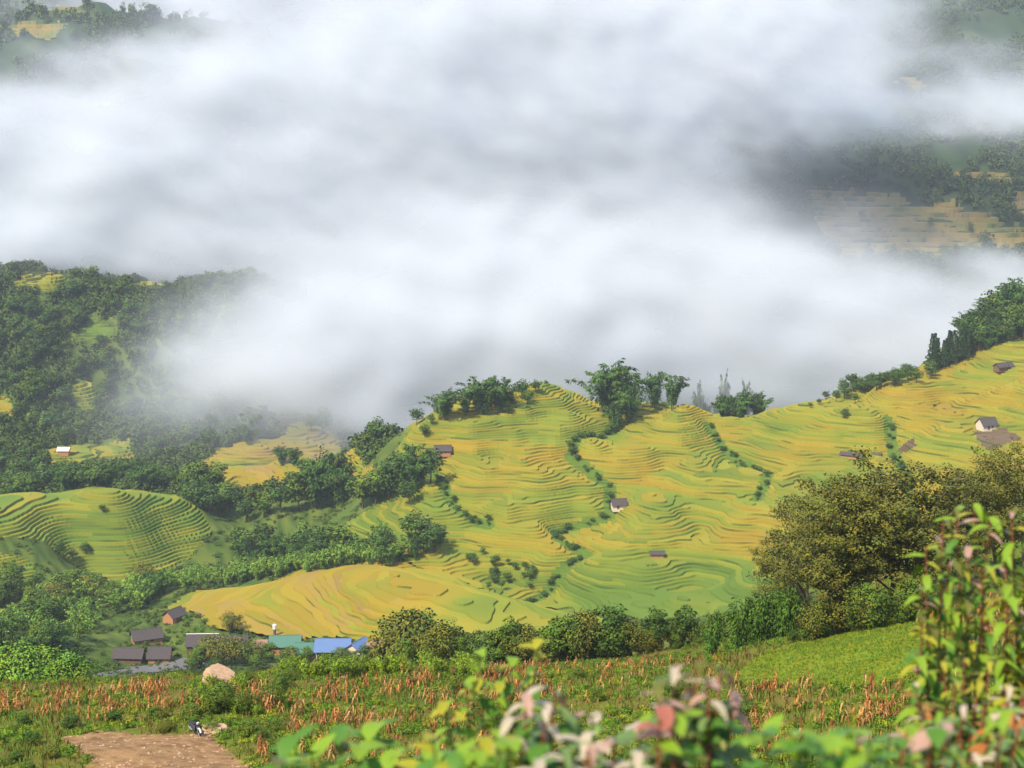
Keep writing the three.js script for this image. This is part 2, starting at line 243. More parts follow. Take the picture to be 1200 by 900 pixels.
terraces('distant_rice_terraces', 'small yellow rice paddies among the trees of the hazy mountainside', FIELDS.filter((f) => f.name === 'lap' || f.name === 'knoll' || f.name === 'crest'), -0.44, 0.1, 230, rows(720, 1180, (D) => 2.6), ground, (x, D) => { const f = fieldAt(x, D); return f && ['lap', 'knoll', 'crest'].includes(f.name) ? f : null; }, paddyColour, BANK);
// ---------------------------------------------------------------- the mountain across the valley
const farPts = [[1100, 260, 1450], [1000, 292, 1400], [1150, 210, 1530], [1150, 60, 1850], [1060, 120, 1700], [940, 250, 1480], [1200, 280, 1430], [40, 25, 1800], [20, 80, 1700], [100, 60, 1720], [176, 28, 1780], [600, 200, 1600], [600, 0, 1950], [850, 100, 1750], [300, 100, 1700], [300, 250, 1500], [600, 330, 1350], [100, 300, 1420], [1200, 0, 1980], [900, 0, 1950], [60, 0, 1860], [1000, 180, 1580], [1100, 300, 1400]].map(([a, b, c]) => { const p = survey(a, b, c); return [p.x, p.y, c]; }).concat([[-900, -60, 1230], [-300, -90, 1230], [0, -95, 1230], [400, -95, 1230], [900, -60, 1230], [-1000, 420, 2400], [-400, 560, 2600], [0, 600, 2700], [500, 560, 2600], [1000, 500, 2400], [-800, 200, 1700], [850, 250, 1750], [0, 700, 3100], [-900, 650, 3100], [900, 650, 3100]]);
const farRough = fitSurface(farPts, 60 * 60, 0.01);
const farGround = (x, D) => farRough(x, D) + 16 * fbm2(x / 160 + 5, D / 160, 4);
const farSight = (px, py, D0 = 1280, D1 = 2600) => { const d = bearing(px, py); d.multiplyScalar(1 / -d.z); for (let D = D0; D < D1; D += 4) if (EYE + d.y * D < farGround(d.x * D, D)) return new V3(d.x * D, farGround(d.x * D, D), -D); return new V3(d.x * D1, farGround(d.x * D1, D1), -D1); };
const farLot = (l) => l.map(([a, b]) => { const p = farSight(a, b); return [p.x, -p.z]; });
const FARFIELDS = [
  { name: 'far', poly: farLot([[985, 300], [960, 262], [940, 215], [1000, 218], [1060, 235], [1130, 240], [1200, 262], [1240, 290], [1130, 292], [1060, 300]]), step: 4.2, mood: (x, D) => 0.75 + 0.5 * n2(x / 60, D / 60) },
  { name: 'far', poly: farLot([[1112, 205], [1120, 196], [1160, 200], [1190, 212], [1180, 222], [1140, 216]]), step: 4.2, mood: () => 0.6 },
  { name: 'far', poly: farLot([[1188, 250], [1190, 222], [1240, 220], [1240, 255]]), step: 4.2, mood: () => 0.9 },
  { name: 'far', poly: farLot([[-30, 30], [30, 24], [90, 25], [80, 38], [50, 48], [20, 40]]), step: 4.2, mood: () => 0.35 },
  { name: 'far', poly: farLot([[1040, 100], [1060, 88], [1095, 97], [1090, 108]]), step: 4.2, mood: () => 0.6 },
  { name: 'far', poly: farLot([[20, 10], [60, 4], [110, 12], [90, 22]]), step: 4.2, mood: () => 0.0 },
];
const farField = (x0, D0) => { const x = x0 + 9 * n2(x0 / 22, D0 / 22), D = D0 + 9 * n2(D0 / 22, x0 / 22 + 7); for (const f of FARFIELDS) if (inPoly(x, D, f.poly)) return f; return null; };
{
  const Ds = rows(1225, 3100, (D) => D * 0.0075), nu = 170, pt = fan(-0.46, 0.46, nu, Ds, 60), p = [], c = [], uv = [], ix = [];
  for (const [x, D] of pt) { let h = farGround(x, D); const inF = farField(x, D); h += inF ? -4 : 3.5 * n2(x / 13, D / 13) + 2.5 * n2(x / 31, D / 31); const b = n2(x / 80, D / 80), a = n2(x / 20, D / 20); p.push(x, h, -D); c.push(...mixc(mixc([0.045, 0.08, 0.03], [0.09, 0.12, 0.04], smooth(0.1, 0.7, b)), [0.03, 0.055, 0.025], smooth(0, 0.6, a))); uv.push(x / 25, D / 25); }
  const w = nu + 1; for (let j = 0; j + 1 < Ds.length; j++) for (let i = 0; i < nu; i++) { const a = j * w + i; ix.push(a, a + 1, a + w, a + 1, a + w + 1, a + w); }
  const g = new THREE.BufferGeometry(); g.setAttribute('position', new THREE.Float32BufferAttribute(p, 3)); g.setAttribute('color', new THREE.Float32BufferAttribute(c, 3)); g.setAttribute('uv', new THREE.Float32BufferAttribute(uv, 2)); g.setIndex(ix); g.computeVertexNormals();
  tag(topMesh('mountain', g, landMat), 'dark wooded mountain rising through the clouds across the valley', null, null, 'structure');
}
terraces('mountain_rice_terraces', 'tan and yellow rice paddies high on the mountain between clouds', FARFIELDS, -0.4, 0.4, 430, rows(1380, 1900, (D) => 2.8), farGround, farField, (f, x, D, k) => { const m = f.mood(x, D) + 1.0 * (hash(k, Math.floor(x / 40)) - 0.5); return mixc(rampMood(m), [0.2, 0.17, 0.11], 0.4); }, BANK);
//--CLOUDS
// ---------------------------------------------------------------- the sea of cloud: a volume of mist, built as many thin, billowing veils
const PUFFS = [ // bearing x, y, distance, half width, half height (in the same measure), half depth in metres, optical depth
  [240, 446, 930, 85, 36, 70, 1.3], [330, 416, 950, 105, 54, 80, 1.9], [470, 420, 900, 130, 75, 80, 3.2], [430, 350, 980, 110, 60, 80, 1.3], [620, 390, 920, 190, 75, 90, 3.4], [800, 370, 940, 200, 75, 90, 3.4], [970, 384, 990, 190, 46, 90, 3.6], [1120, 392, 1000, 160, 36, 90, 3.2], [1185, 318, 1150, 42, 15, 70, 2.4], [930, 330, 1040, 70, 26, 80, 1.8],
  [690, 300, 1080, 190, 60, 90, 2.4], [540, 290, 1120, 150, 70, 90, 1.2], [800, 310, 1050, 95, 36, 80, 2.0],
  [60, 270, 1240, 150, 42, 70, 2.6], [100, 200, 1300, 240, 70, 90, 3.0], [280, 180, 1300, 150, 75, 90, 2.4], [280, 280, 1240, 120, 40, 80, 1.3], [410, 115, 1380, 150, 85, 100, 2.2], [560, 60, 1400, 190, 80, 100, 2.4], [540, 180, 1320, 170, 80, 90, 1.4], [690, 20, 1450, 170, 60, 100, 2.4], [720, 150, 1350, 120, 90, 100, 1.3], [850, 50, 1420, 150, 75, 100, 3.0], [940, 50, 1420, 70, 55, 90, 2.6], [910, 120, 1400, 115, 42, 90, 1.9], [1000, 128, 1400, 70, 20, 80, 0.9], [790, 210, 1320, 80, 60, 90, 1.2], [1185, 115, 1400, 70, 30, 80, 3.2], [1105, 140, 1420, 50, 12, 80, 0.7], [1120, 60, 1500, 60, 12, 70, 0.5],
  [300, 82, 1560, 110, 26, 90, 1.6], [210, 12, 1815, 120, 26, 60, 2.6], [70, 132, 1500, 150, 30, 90, 1.8], [350, 25, 1600, 90, 44, 90, 1.8], [150, 66, 1560, 90, 14, 70, 0.8],
].map(([a, b, D, w, h, dz, tau]) => { const p = survey(a, b, D), m = D / FPX; return [p.x, p.y, p.z, w * m, h * m, dz, tau / (dz * 1.7725)]; });
const mist = (x, y, z) => {
  const wx = 26 * fbm3(x / 150, y / 110, z / 150, 3), wy = 20 * fbm3(x / 120 + 40, y / 90, z / 150, 3); let s = 0;
  for (const [cx, cy, cz, w, h, dz, t] of PUFFS) { const a = (x + wx - cx) / w, b = (y + wy - cy) / h, c = (z - cz) / dz, q = a * a + b * b + c * c; if (q < 7) s += t * Math.exp(-q); }
  if (s <= 1e-5) return 0;
  const thin = Math.exp(-s * 160); // torn where it is thin, even where it is deep
  return s * Math.max(0.05, 1 + 0.4 * fbm3(x / 210, y / 100, z / 240, 3) + (0.35 + 1.15 * thin) * fbm3(x / 62 + y / 90, y / 34, z / 120, 4));
};
{
  const cloudMat = new THREE.MeshStandardMaterial({ color: C(0.435, 0.475, 0.53), roughness: 1, transparent: true, vertexColors: true });
  const thinMat = new THREE.MeshStandardMaterial({ color: C(0.435, 0.475, 0.53), roughness: 1, transparent: true, vertexColors: true, opacity: 0.29 });
  const bank = top('cloud_bank'); tag(bank, 'white and blue-grey morning cloud filling the valley and hiding the mountain', 'cloud', null, 'stuff');
  const LAYERS = [835, 872, 910, 950, 990, 1035, 1085, 1140, 1200, 1265, 1335, 1410, 1490, 1580, 1735];
  LAYERS.forEach((D, li) => {
    const gap = ((LAYERS[li + 1] ?? D + 75) - (LAYERS[li - 1] ?? D - 33)) / 2, half = 0.40 * D, cell = D * 0.0045, nx = Math.round(2 * half / cell), y0 = -70, y1 = EYE + 0.12 * D, ny = Math.round((y1 - y0) / cell);
    const p = [], al = [], w = nx + 1;
    for (let j = 0; j <= ny; j++) for (let i = 0; i <= nx; i++) {
      const x = lerp(-half, half, i / nx), y = lerp(y0, y1, j / ny), z = -D - 0.42 * (y - 110) + 7 * n2(x / 150 + li * 0.12, y / 120) + 2 * n2(x / 52, y / 44 + li * 0.15);
      p.push(x, y, z); al.push(1 - Math.exp(-mist(x, y, z) * gap)); // how much of the view this depth of mist hides
    }
    const thick = [], thin = [];
    for (let j = 0; j < ny; j++) for (let i = 0; i < nx; i++) { const a = j * w + i, m = Math.max(al[a], al[a + 1], al[a + w], al[a + w + 1]); if (m < 0.004) continue; (m > 0.1 ? thick : thin).push(a, a + 1, a + w, a + 1, a + w + 1, a + w); }
    const base = new THREE.BufferGeometry(); base.setAttribute('position', new THREE.Float32BufferAttribute(p, 3)); base.setIndex([...Array(0)]);
    const full = []; for (let j = 0; j < ny; j++) for (let i = 0; i < nx; i++) { const a = j * w + i; full.push(a, a + 1, a + w, a + 1, a + w + 1, a + w); }
    base.setIndex(full); base.computeVertexNormals(); const nor = base.attributes.normal.array;
    for (const [ix, mat, k, nm] of [[thick, cloudMat, 1, 'cloud_veil'], [thin, thinMat, 0.29, 'cloud_wisp']]) {
      if (!ix.length) continue;
      const map = new Map(), P = [], N = [], I = [], hides = [];
      for (const v of ix) { if (!map.has(v)) { map.set(v, map.size); P.push(p[v * 3], p[v * 3 + 1], p[v * 3 + 2]); N.push(nor[v * 3], nor[v * 3 + 1], nor[v * 3 + 2]); hides.push(al[v] / k); } I.push(map.get(v)); }
      const g = new THREE.BufferGeometry(); g.setAttribute('position', new THREE.Float32BufferAttribute(P, 3)); g.setAttribute('normal', new THREE.Float32BufferAttribute(N, 3)); g.setIndex(I);
      // one white everywhere (red = green = blue = 1); only the opacity varies, with the density of the mist at that place
      g.setAttribute('color', new THREE.Float32BufferAttribute(hides.flatMap((opacity) => [1, 1, 1, opacity]), 4));
      part(nm, g, mat, bank).userData.kind = 'stuff';
    }
  });
}
// ---------------------------------------------------------------- foliage
const leafMat = new THREE.MeshPhysicalMaterial({ vertexColors: true, roughness: 0.85, specularIntensity: 0.15 });
const nearLeafMat = new THREE.MeshPhysicalMaterial({ vertexColors: true, roughness: 0.85, transmission: 0.25, thickness: 0, specularIntensity: 0.2 });
const barkMat = new THREE.MeshStandardMaterial({ color: C(0.085, 0.06, 0.04), roughness: 0.95 });
const paleBark = new THREE.MeshStandardMaterial({ color: C(0.16, 0.13, 0.09), roughness: 0.95 });
const culmMat = new THREE.MeshStandardMaterial({ color: C(0.10, 0.14, 0.035), roughness: 0.6 });
const rv = (q) => { let x, y, z, l; do { x = q() * 2 - 1; y = q() * 2 - 1; z = q() * 2 - 1; l = x * x + y * y + z * z; } while (l > 1 || l < 0.01); return [x, y, z]; };
function leaf(mb, q, c, dir, len, wid, out, col) { // one pointed leaf: a folded diamond
  const d = new V3(...dir).normalize(), s = new V3(...rv(q)).cross(d).normalize(), N = new V3(...out).addScaledVector(new V3(...rv(q)), 0.45).normalize();
  const a = [c[0], c[1], c[2]], b = [c[0] + d.x * len, c[1] + d.y * len, c[2] + d.z * len], m = [c[0] + d.x * len * 0.45, c[1] + d.y * len * 0.45, c[2] + d.z * len * 0.45];
  const l = [m[0] + s.x * wid, m[1] + s.y * wid, m[2] + s.z * wid], r = [m[0] - s.x * wid, m[1] - s.y * wid, m[2] - s.z * wid], g = s.clone().cross(d), n = [N.x, N.y, N.z];
  if (g.dot(N) < 0) { mb.tri(a, r, b, n, col); mb.tri(a, b, l, n, col); } else { mb.tri(a, b, r, n, col); mb.tri(a, l, b, n, col); }
}
const vary = (q, c, k) => { const f = 1 + k * (q() * 2 - 1), h = 1 + 0.5 * k * (q() * 2 - 1); return [c[0] * f * h, c[1] * f, c[2] * f / h]; };
// a broadleaf tree of height 1 m x H: trunk with limbs, crown of leaf clumps
function broadleaf(seed, H, W, o = {}) {
  const q = rng(seed), t = new MB(), c = new MB(), { clumps = 20, leaves = 70, size = 0.5, col = [0.05, 0.10, 0.022], low = 0.3, trunk = true, gap = 0.2, mat = leafMat, tint = 0.3, flat = 0.75 } = o;
  const cy = H * (low + (1 - low) * 0.5), ry = H * (1 - low) * 0.5, rx = W / 2, lean = [(q() - 0.5) * 0.1 * H, (q() - 0.5) * 0.1 * H];
  const spine = [0, 0.25, 0.5, 0.75].map((k) => [lean[0] * k + (q() - 0.5) * 0.03 * H, k * H, lean[1] * k + (q() - 0.5) * 0.03 * H]);
  if (trunk) t.tube(spine, 0.022 * H, 0.008 * H, 6);
  for (let i = 0; i < clumps; i++) {
    let p = rv(q), l = Math.hypot(...p), f = Math.pow(q(), 0.4) * (1 - gap) / l; const k = [p[0] * f * rx, cy + p[1] * f * ry, p[2] * f * rx], cr = W * (0.13 + 0.10 * q()), base = vary(q, col, tint);
    if (trunk && q() < 0.7) { const s = spine[1 + Math.floor(q() * 3)]; if (s[1] < k[1] + 0.1 * H) t.tube([s, [(s[0] + k[0]) / 2 + (q() - 0.5) * 0.05 * H, (s[1] + k[1]) / 2 - 0.02 * H, (s[2] + k[2]) / 2], k], 0.009 * H, 0.003 * H, 4); }
    for (let j = 0; j < leaves; j++) { const v = rv(q), e = Math.pow(q(), 0.35) / Math.hypot(...v), pt = [k[0] + v[0] * e * cr, k[1] + v[1] * e * cr * flat, k[2] + v[2] * e * cr], out = [(pt[0]) / rx * 0.6 + v[0] * 0.7, (pt[1] - cy) / ry * 0.6 + v[1] * 0.7 + 0.35, pt[2] / rx * 0.6 + v[2] * 0.7]; leaf(c, q, pt, [v[0] + (q() - 0.5), v[1] * 0.5 - 0.35, v[2] + (q() - 0.5)], size * (0.7 + 0.6 * q()), size * 0.34, out, vary(q, base, 0.18)); }
  }
  return { trunk: trunk ? t.build() : null, crown: c.build(), bark: o.bark || barkMat, mat, H };
}
// a clump of tall bamboo with arching, feathered tips
function bamboo(seed, H, W, o = {}) {
  const q = rng(seed), t = new MB(), c = new MB(), { n = 34, leaves = 110, size = 0.9, col = [0.045, 0.10, 0.026], start = 0.2, arch = 1, mat = leafMat } = o;
  for (let i = 0; i < n; i++) {
    const a = q() * 6.283, sp = Math.pow(q(), 0.7), h = H * (0.72 + 0.28 * q()) * (1 - 0.25 * sp), r0 = W * 0.12 * q(), dx = Math.cos(a), dz = Math.sin(a), reach = W * 0.42 * sp, base = vary(q, col, 0.28), P = [];
    for (let k = 0; k <= 9; k++) { const u = k / 9, bend = Math.pow(u, 2.2) * reach + arch * Math.pow(Math.max(0, u - 0.7) / 0.3, 2) * 0.10 * H, drop = arch * Math.pow(Math.max(0, u - 0.76) / 0.24, 2) * 0.10 * H * (0.6 + 0.8 * q()); P.push([dx * (r0 + bend), h * u - drop, dz * (r0 + bend)]); }
    t.tube(P, 0.05, 0.018, 4);
    for (let j = 0; j < leaves; j++) {
      const u = start + (1 - start) * Math.pow(q(), 0.8), f = u * 9, k = Math.min(8, Math.floor(f)), s = f - k, A = P[k], B = P[k + 1], v = rv(q), fat = 0.042 * H * (0.4 + 0.75 * Math.sin(Math.min(1, u * 1.05) * 3.0));
      const pt = [lerp(A[0], B[0], s) + v[0] * fat, lerp(A[1], B[1], s) + v[1] * fat, lerp(A[2], B[2], s) + v[2] * fat];
      leaf(c, q, pt, [v[0] + dx * 0.4, v[1] * 0.5 - 0.55, v[2] + dz * 0.4], size * (0.8 + 0.8 * q()), size * 0.2, [v[0] * 0.8 + dx * 0.4, v[1] * 0.6 + 0.45, v[2] * 0.8 + dz * 0.4], vary(q, base, 0.2));
    }
  }
  return { trunk: t.build(), crown: c.build(), bark: culmMat, mat, H };
}
// a narrow evergreen
function conifer(seed, H, W, o = {}) {
  const q = rng(seed), t = new MB(), c = new MB(), { leaves = 1500, size = 0.6, col = [0.045, 0.09, 0.024] } = o;
  t.tube([[0, 0, 0], [0, H * 0.5, 0], [0, H, 0]], 0.02 * H, 0.003 * H, 5);
  for (let i = 0; i < leaves; i++) { const u = 0.1 + 0.9 * q(), a = q() * 6.283, r = W * 0.5 * (1 - u) ** 1.25 * (0.5 + 0.5 * q()) * (0.75 + 0.3 * Math.sin(u * 40)), v = [Math.cos(a), 0, Math.sin(a)]; leaf(c, q, [v[0] * r, H * u, v[2] * r], [v[0], -0.35 + 0.3 * q(), v[2]], size, size * 0.3, [v[0], 0.4, v[2]], vary(q, col, 0.3)); }
  return { trunk: t.build(), crown: c.build(), bark: barkMat, mat: leafMat, H };
}
const treeNames = { trunk: 'trunk', crown: 'crown' };
function setTree(kind, name, label, category, group, pos, height, turn = R() * 6.283, wide = 1, names = treeNames) {
  const g = top(name, pos.x, pos.y - 0.15, pos.z, turn), s = height / kind.H; g.scale.set(s * wide, s, s * wide);
  if (kind.trunk) part(names.trunk, kind.trunk, kind.bark, g); part(names.crown, kind.crown, kind.mat, g);
  return tag(g, label, category, group);
}
const px2m = (p) => -p.z / FPX;
const bambooNames = { trunk: 'stem', crown: 'foliage' }, bushNames = { trunk: 'stem', crown: 'foliage' };
const DARK = [0.068, 0.125, 0.02], MID = [0.115, 0.18, 0.022], FRESH = [0.16, 0.25, 0.03], BAMB = [0.07, 0.14, 0.024];
const bamb = [1, 2, 3].map((i) => bamboo(40 + i, 16, 13, { col: BAMB }));
const bambSlim = [1, 2].map((i) => bamboo(50 + i, 16, 8, { n: 16, col: BAMB }));
const bambFresh = [1, 2, 3].map((i) => bamboo(60 + i, 9, 7, { n: 20, col: [0.17, 0.29, 0.04], arch: 0.35, leaves: 60, size: 0.6 }));
const forest = [1, 2, 3, 4].map((i) => broadleaf(70 + i, 11, 8.5, { clumps: 18, leaves: 46, size: 0.8, col: [DARK, DARK, MID, [0.08, 0.14, 0.03]][i - 1], low: 0.22, gap: 0.25 }));
const wood = [1, 2, 3, 4].map((i) => broadleaf(80 + i, 10, [7, 8.5, 6.5, 9][i - 1], { clumps: 30, leaves: 95, size: 0.5, col: [DARK, MID, [0.10, 0.165, 0.02], [0.15, 0.155, 0.022]][i - 1], low: 0.08, gap: 0.08 }));
const fir = [1, 2].map((i) => conifer(90 + i, 14, 8));
// ---- bamboo along the hill's crest
for (const [px, py, h, w, slim] of [[520, 490, 38, 1.15, 0], [545, 487, 34, 1, 1], [566, 485, 48, 1.1, 0], [588, 483, 44, 1, 0], [712, 484, 68, 1.1, 0], [738, 492, 52, 0.9, 0], [722, 505, 40, 1, 1], [768, 480, 50, 0.9, 1], [787, 479, 48, 0.9, 1]]) { const p = sight(px, py, 660, 800); setTree(pick(slim ? bambSlim : bamb), 'bamboo_clump', 'tall arching bamboo clump on the crest of the terraced hill', 'bamboo', 'bamboo on the hill crest', p, 1.15 * h * px2m(p), undefined, w * 1.1, bambooNames); }
for (const [px, py, D, h, w] of [[848, 442, 830, 30, 0.8], [822, 446, 840, 20, 1.3], [866, 494, 752, 46, 1.2], [850, 492, 750, 38, 1], [888, 492, 756, 40, 1], [875, 452, 820, 24, 1]]) { const p = survey(px, py, D); p.y = Math.max(p.y, ground(p.x, D)); const gp = new V3(p.x, ground(p.x, D), -D); const hh = h * D / FPX + Math.max(0, p.y - gp.y); setTree(pick(bamb), 'bamboo_clump', 'bamboo clump in thin mist behind the terraced hill', 'bamboo', 'bamboo behind the crest', gp, hh, undefined, w * h * D / FPX / hh, bambooNames); }
for (const [px, py, h] of [[612, 468, 28], [600, 478, 20], [628, 460, 18], [618, 474, 20], [595, 484, 16], [640, 452, 8], [505, 497, 14], [498, 512, 18], [470, 502, 22], [488, 498, 24]]) { const p = sight(px, py, 640, 820); setTree(pick(forest), 'shrub', 'dark leafy shrub beside the crest bamboo', 'shrub', 'shrubs beside the crest bamboo', p, h * px2m(p), undefined, 1.1, bushNames); }
// ---- right-hand ridge
for (let i = 0; i < 17; i++) { const px = 1088 + 62 * R(), p = sight(px, lerp(437, 418, (px - 1088) / 62) - 7 * R(), 660, 860); setTree(pick(fir), 'evergreen_tree', 'narrow dark evergreen in the grove on the sloping ridge', 'tree', 'evergreens on the ridge', p, rr(30, 44) * px2m(p)); }
for (let i = 0; i < 60; i++) { const px = 1130 + 110 * R(), p = sight(px, lerp(414, 396, (px - 1135) / 90) - 40 * R(), 660, 860); setTree(R() < 0.4 ? pick(bamb) : pick(forest), 'ridge_tree', 'dense green tree above the terraces on the ridge', 'tree', 'trees above the ridge terraces', p, rr(24, 46) * px2m(p)); }
for (const [px, py, h] of [[1192, 372, 58], [1168, 378, 48], [1145, 388, 40], [1128, 394, 34], [1210, 366, 60]]) { const p = sight(px, py, 680, 860); setTree(pick(bamb), 'bamboo_clump', 'tall bamboo with drooping tips at the top of the ridge', 'bamboo', 'bamboo on the ridge top', p, h * px2m(p), undefined, 1.1, bambooNames); }
for (let i = 0; i < 34; i++) { const px = 985 + 108 * R(), p = sight(px, lerp(464, 440, (px - 985) / 108) + 4 - 12 * R(), 660, 860); setTree(pick(forest), 'hedge_shrub', 'green shrub in the belt along the ridge edge', 'shrub', 'shrub belt on the ridge edge', p, rr(12, 22) * px2m(p), undefined, 1.2, bushNames); }
for (const [px, py, h] of [[990, 490, 14], [980, 470, 16], [968, 468, 12], [1002, 472, 14], [1095, 478, 6], [950, 478, 8], [960, 474, 9]]) { const p = sight(px, py, 600, 800); setTree(pick(forest), 'field_shrub', 'lone round shrub standing in the rice terraces', 'shrub', 'shrubs in the terraces', p, h * px2m(p), undefined, 1.2, bushNames); }
// ---- thickets along the ravines
RAVINES.forEach((r) => { for (let i = 0; i + 1 < r.length; i++) { const L = Math.hypot(r[i + 1][0] - r[i][0], r[i + 1][1] - r[i][1]), m = Math.ceil(L / 2.3); for (let k = 0; k < m; k++) { const t = (k + R()) / m, x = lerp(r[i][0], r[i + 1][0], t) + rr(-1.6, 1.6), D = lerp(r[i][1], r[i + 1][1], t) + rr(-1.6, 1.6); if (R() < 0.25) continue; setTree(pick(forest), 'ravine_shrub', 'low shrub growing along the stream cut through the paddies', 'shrub', 'shrubs along the stream cuts', new V3(x, ground(x, D) - 0.4, -D), rr(1.4, 3.4) * (i < 3 && r === RAVINES[0] ? 1.5 : 1), undefined, 1.5, bushNames); } } });
for (let i = 0; i < 26; i++) { const px = 540 + 100 * R(), py = 648 + 46 * R(); if (py < 640 + Math.abs(px - 545) * 0.35) continue; const p = sight(px, py, 545, 660); setTree(pick(forest), 'ravine_shrub', 'shrub in the hollow below the terraced spur', 'shrub', 'shrubs in the hollow', p, rr(2.5, 5), undefined, 1.3, bushNames); }
// ---- trees in the lap of land left of the hill
for (const [px, py, h, k] of [[302, 512, 46, 0], [290, 520, 30, 0], [318, 508, 30, 0], [378, 508, 34, 1], [398, 508, 24, 1], [365, 505, 22, 1], [442, 520, 34, 1], [330, 545, 30, 0], [345, 545, 26, 0], [385, 592, 84, 0], [370, 595, 70, 0], [402, 590, 60, 0], [350, 598, 46, 1], [330, 600, 40, 1], [470, 578, 62, 0], [490, 572, 66, 0], [455, 585, 52, 1], [440, 590, 46, 1], [505, 566, 44, 1], [425, 596, 50, 1], [310, 606, 36, 1], [290, 612, 34, 1], [270, 600, 36, 1], [480, 592, 36, 1]]) { const p = sight(px, py, 630, 960); setTree(pick(k ? forest : bamb), k ? 'hillside_tree' : 'bamboo_clump', k ? 'leafy tree in the grove beside the yellow lap of fields' : 'feathery bamboo clump in the grove beside the yellow lap of fields', k ? 'tree' : 'bamboo', k ? 'grove trees by the lap fields' : 'grove bamboo by the lap fields', p, h * px2m(p), undefined, k ? 1.15 : 1, k ? treeNames : bambooNames); }
// ---- belt of trees under the hazy mountainside
for (let i = 0; i < 95; i++) { const px = -20 + 300 * R(), p = sight(px, 556 + 34 * R() + (px > 200 ? 12 : 0), 715, 900); if (fieldAt(p.x, -p.z)) continue; setTree(R() < 0.35 ? pick(bamb) : pick(forest), 'belt_tree', 'green tree in the dense belt above the green mound terraces', 'tree', 'tree belt above the mound', p, rr(9, 15), undefined, 1.25); }
// ---- gully grove behind the golden field: dark trees, then a row of fresh bamboo
for (let i = 0; i < 48; i++) { const px = 275 + 245 * R(), p = sight(px, lerp(640, 662, R()) - (px > 480 ? 6 : 0), 590, 720); setTree(R() < 0.3 ? pick(bambSlim) : pick(forest), 'gully_tree', 'dark tree in the grove behind the golden field', 'tree', 'grove behind the golden field', p, rr(8, 15), undefined, 1.2); }
for (let i = 0; i < 80; i++) { const u = R(), px = 165 + 320 * u, p = sight(px, lerp(708, 664, Math.pow(u, 0.6)) - 12 * R(), 560, 680); setTree(pick(bambFresh), 'young_bamboo', 'fresh green young bamboo lining the golden field', 'bamboo', 'young bamboo behind the golden field', p, rr(7, 10.5), undefined, 1.25, bambooNames); }
for (const [px, py, h] of [[487, 657, 40], [290, 660, 46], [358, 655, 44], [345, 662, 36]]) { const p = sight(px, py, 580, 720); setTree(bambSlim[0], 'tall_thin_tree', 'tall slim tree rising above the young bamboo row', 'tree', 'slim trees above the bamboo row', p, h * px2m(p), undefined, 0.6); }
// ---- wood left of the village
for (let i = 0; i < 120; i++) { const px = -20 + 225 * R(), py = 690 + 85 * R(); if (py > 770 - Math.max(0, px - 60) * 0.52) continue; const p = sight(px, py, 430, 640); setTree(R() < 0.4 ? pick(bambFresh) : R() < 0.3 ? pick(bamb) : pick(wood), 'valley_tree', 'green tree in the wood beside the village road', 'tree', 'wood beside the village', p, rr(8, 14), undefined, 1.2); }
for (const [px, py, h] of [[70, 650, 20], [20, 680, 22], [45, 690, 24], [85, 655, 14], [100, 648, 16], [120, 600, 12]]) { const p = sight(px, py, 600, 720); setTree(pick(forest), 'field_tree', 'dark tree in the dip below the green mound terraces', 'tree', 'trees below the mound', p, h * px2m(p), undefined, 1.3); }
// ---- hazy mountainside forest: trees, and brush between them
let nMount = 0;
for (let i = 0; i < 1200 && nMount < 290; i++) { const px = -20 + 440 * R(), py = 318 + 235 * R(); if (py > 560 - Math.max(0, px - 150) * 0.35) continue; const p = sight(px, py, 820, 1200), D = -p.z; if (D > 1190 || fieldAt(p.x, D)) continue; if (n2(p.x / 70, D / 70) < -0.55) continue; nMount++; setTree(R() < 0.12 ? pick(bamb) : pick(forest), 'mountainside_tree', 'dark tree in the misty forest of the mountainside', 'tree', 'forest on the hazy mountainside', p, rr(8, 15), undefined, 1.15); }
for (const [px, py, h] of [[50, 318, 14], [195, 345, 24], [280, 338, 30], [345, 345, 26], [308, 332, 20], [260, 328, 18], [100, 322, 8], [72, 318, 7], [325, 348, 18], [372, 352, 20]]) { const p = sight(px, py + 4, 950, 1200); setTree(pick(forest), 'crest_tree', 'dark rounded tree on the misty skyline of the mountainside', 'tree', 'trees on the misty skyline', p, h * px2m(p)); }
function scatter(name, label, geo, mat, list) { const im = new THREE.InstancedMesh(geo, mat, list.length), M = new THREE.Matrix4(), Q = new THREE.Quaternion(), E = new THREE.Euler(); list.forEach(([x, y, z, s, sy = s], i) => { E.set(rr(-0.15, 0.15), R() * 6.283, rr(-0.15, 0.15)); M.compose(new V3(x, y, z), Q.setFromEuler(E), new V3(s, sy, s)); im.setMatrixAt(i, M); }); im.name = numbered(name); im.castShadow = im.receiveShadow = true; scene.add(im); return tag(im, label, null, null, 'stuff'); }
const brush = broadleaf(201, 1, 1.5, { clumps: 7, leaves: 26, size: 0.22, col: [0.085, 0.14, 0.026], trunk: false, low: -0.3, gap: 0.3 }).crown;
{ const L = []; for (let i = 0; i < 17000; i++) { const D = rr(740, 1180), x = rr(-0.42, 0.02) * (D + 60); if (fieldAt(x, D) || n2(x / 45, D / 45) < -0.72 || (D < 800 && x > -60)) continue; L.push([x, ground(x, D) - 0.3, -D, rr(3, 7.5)]); } scatter('undergrowth', 'green brush covering the ground of the hazy mountainside', brush, leafMat, L); }
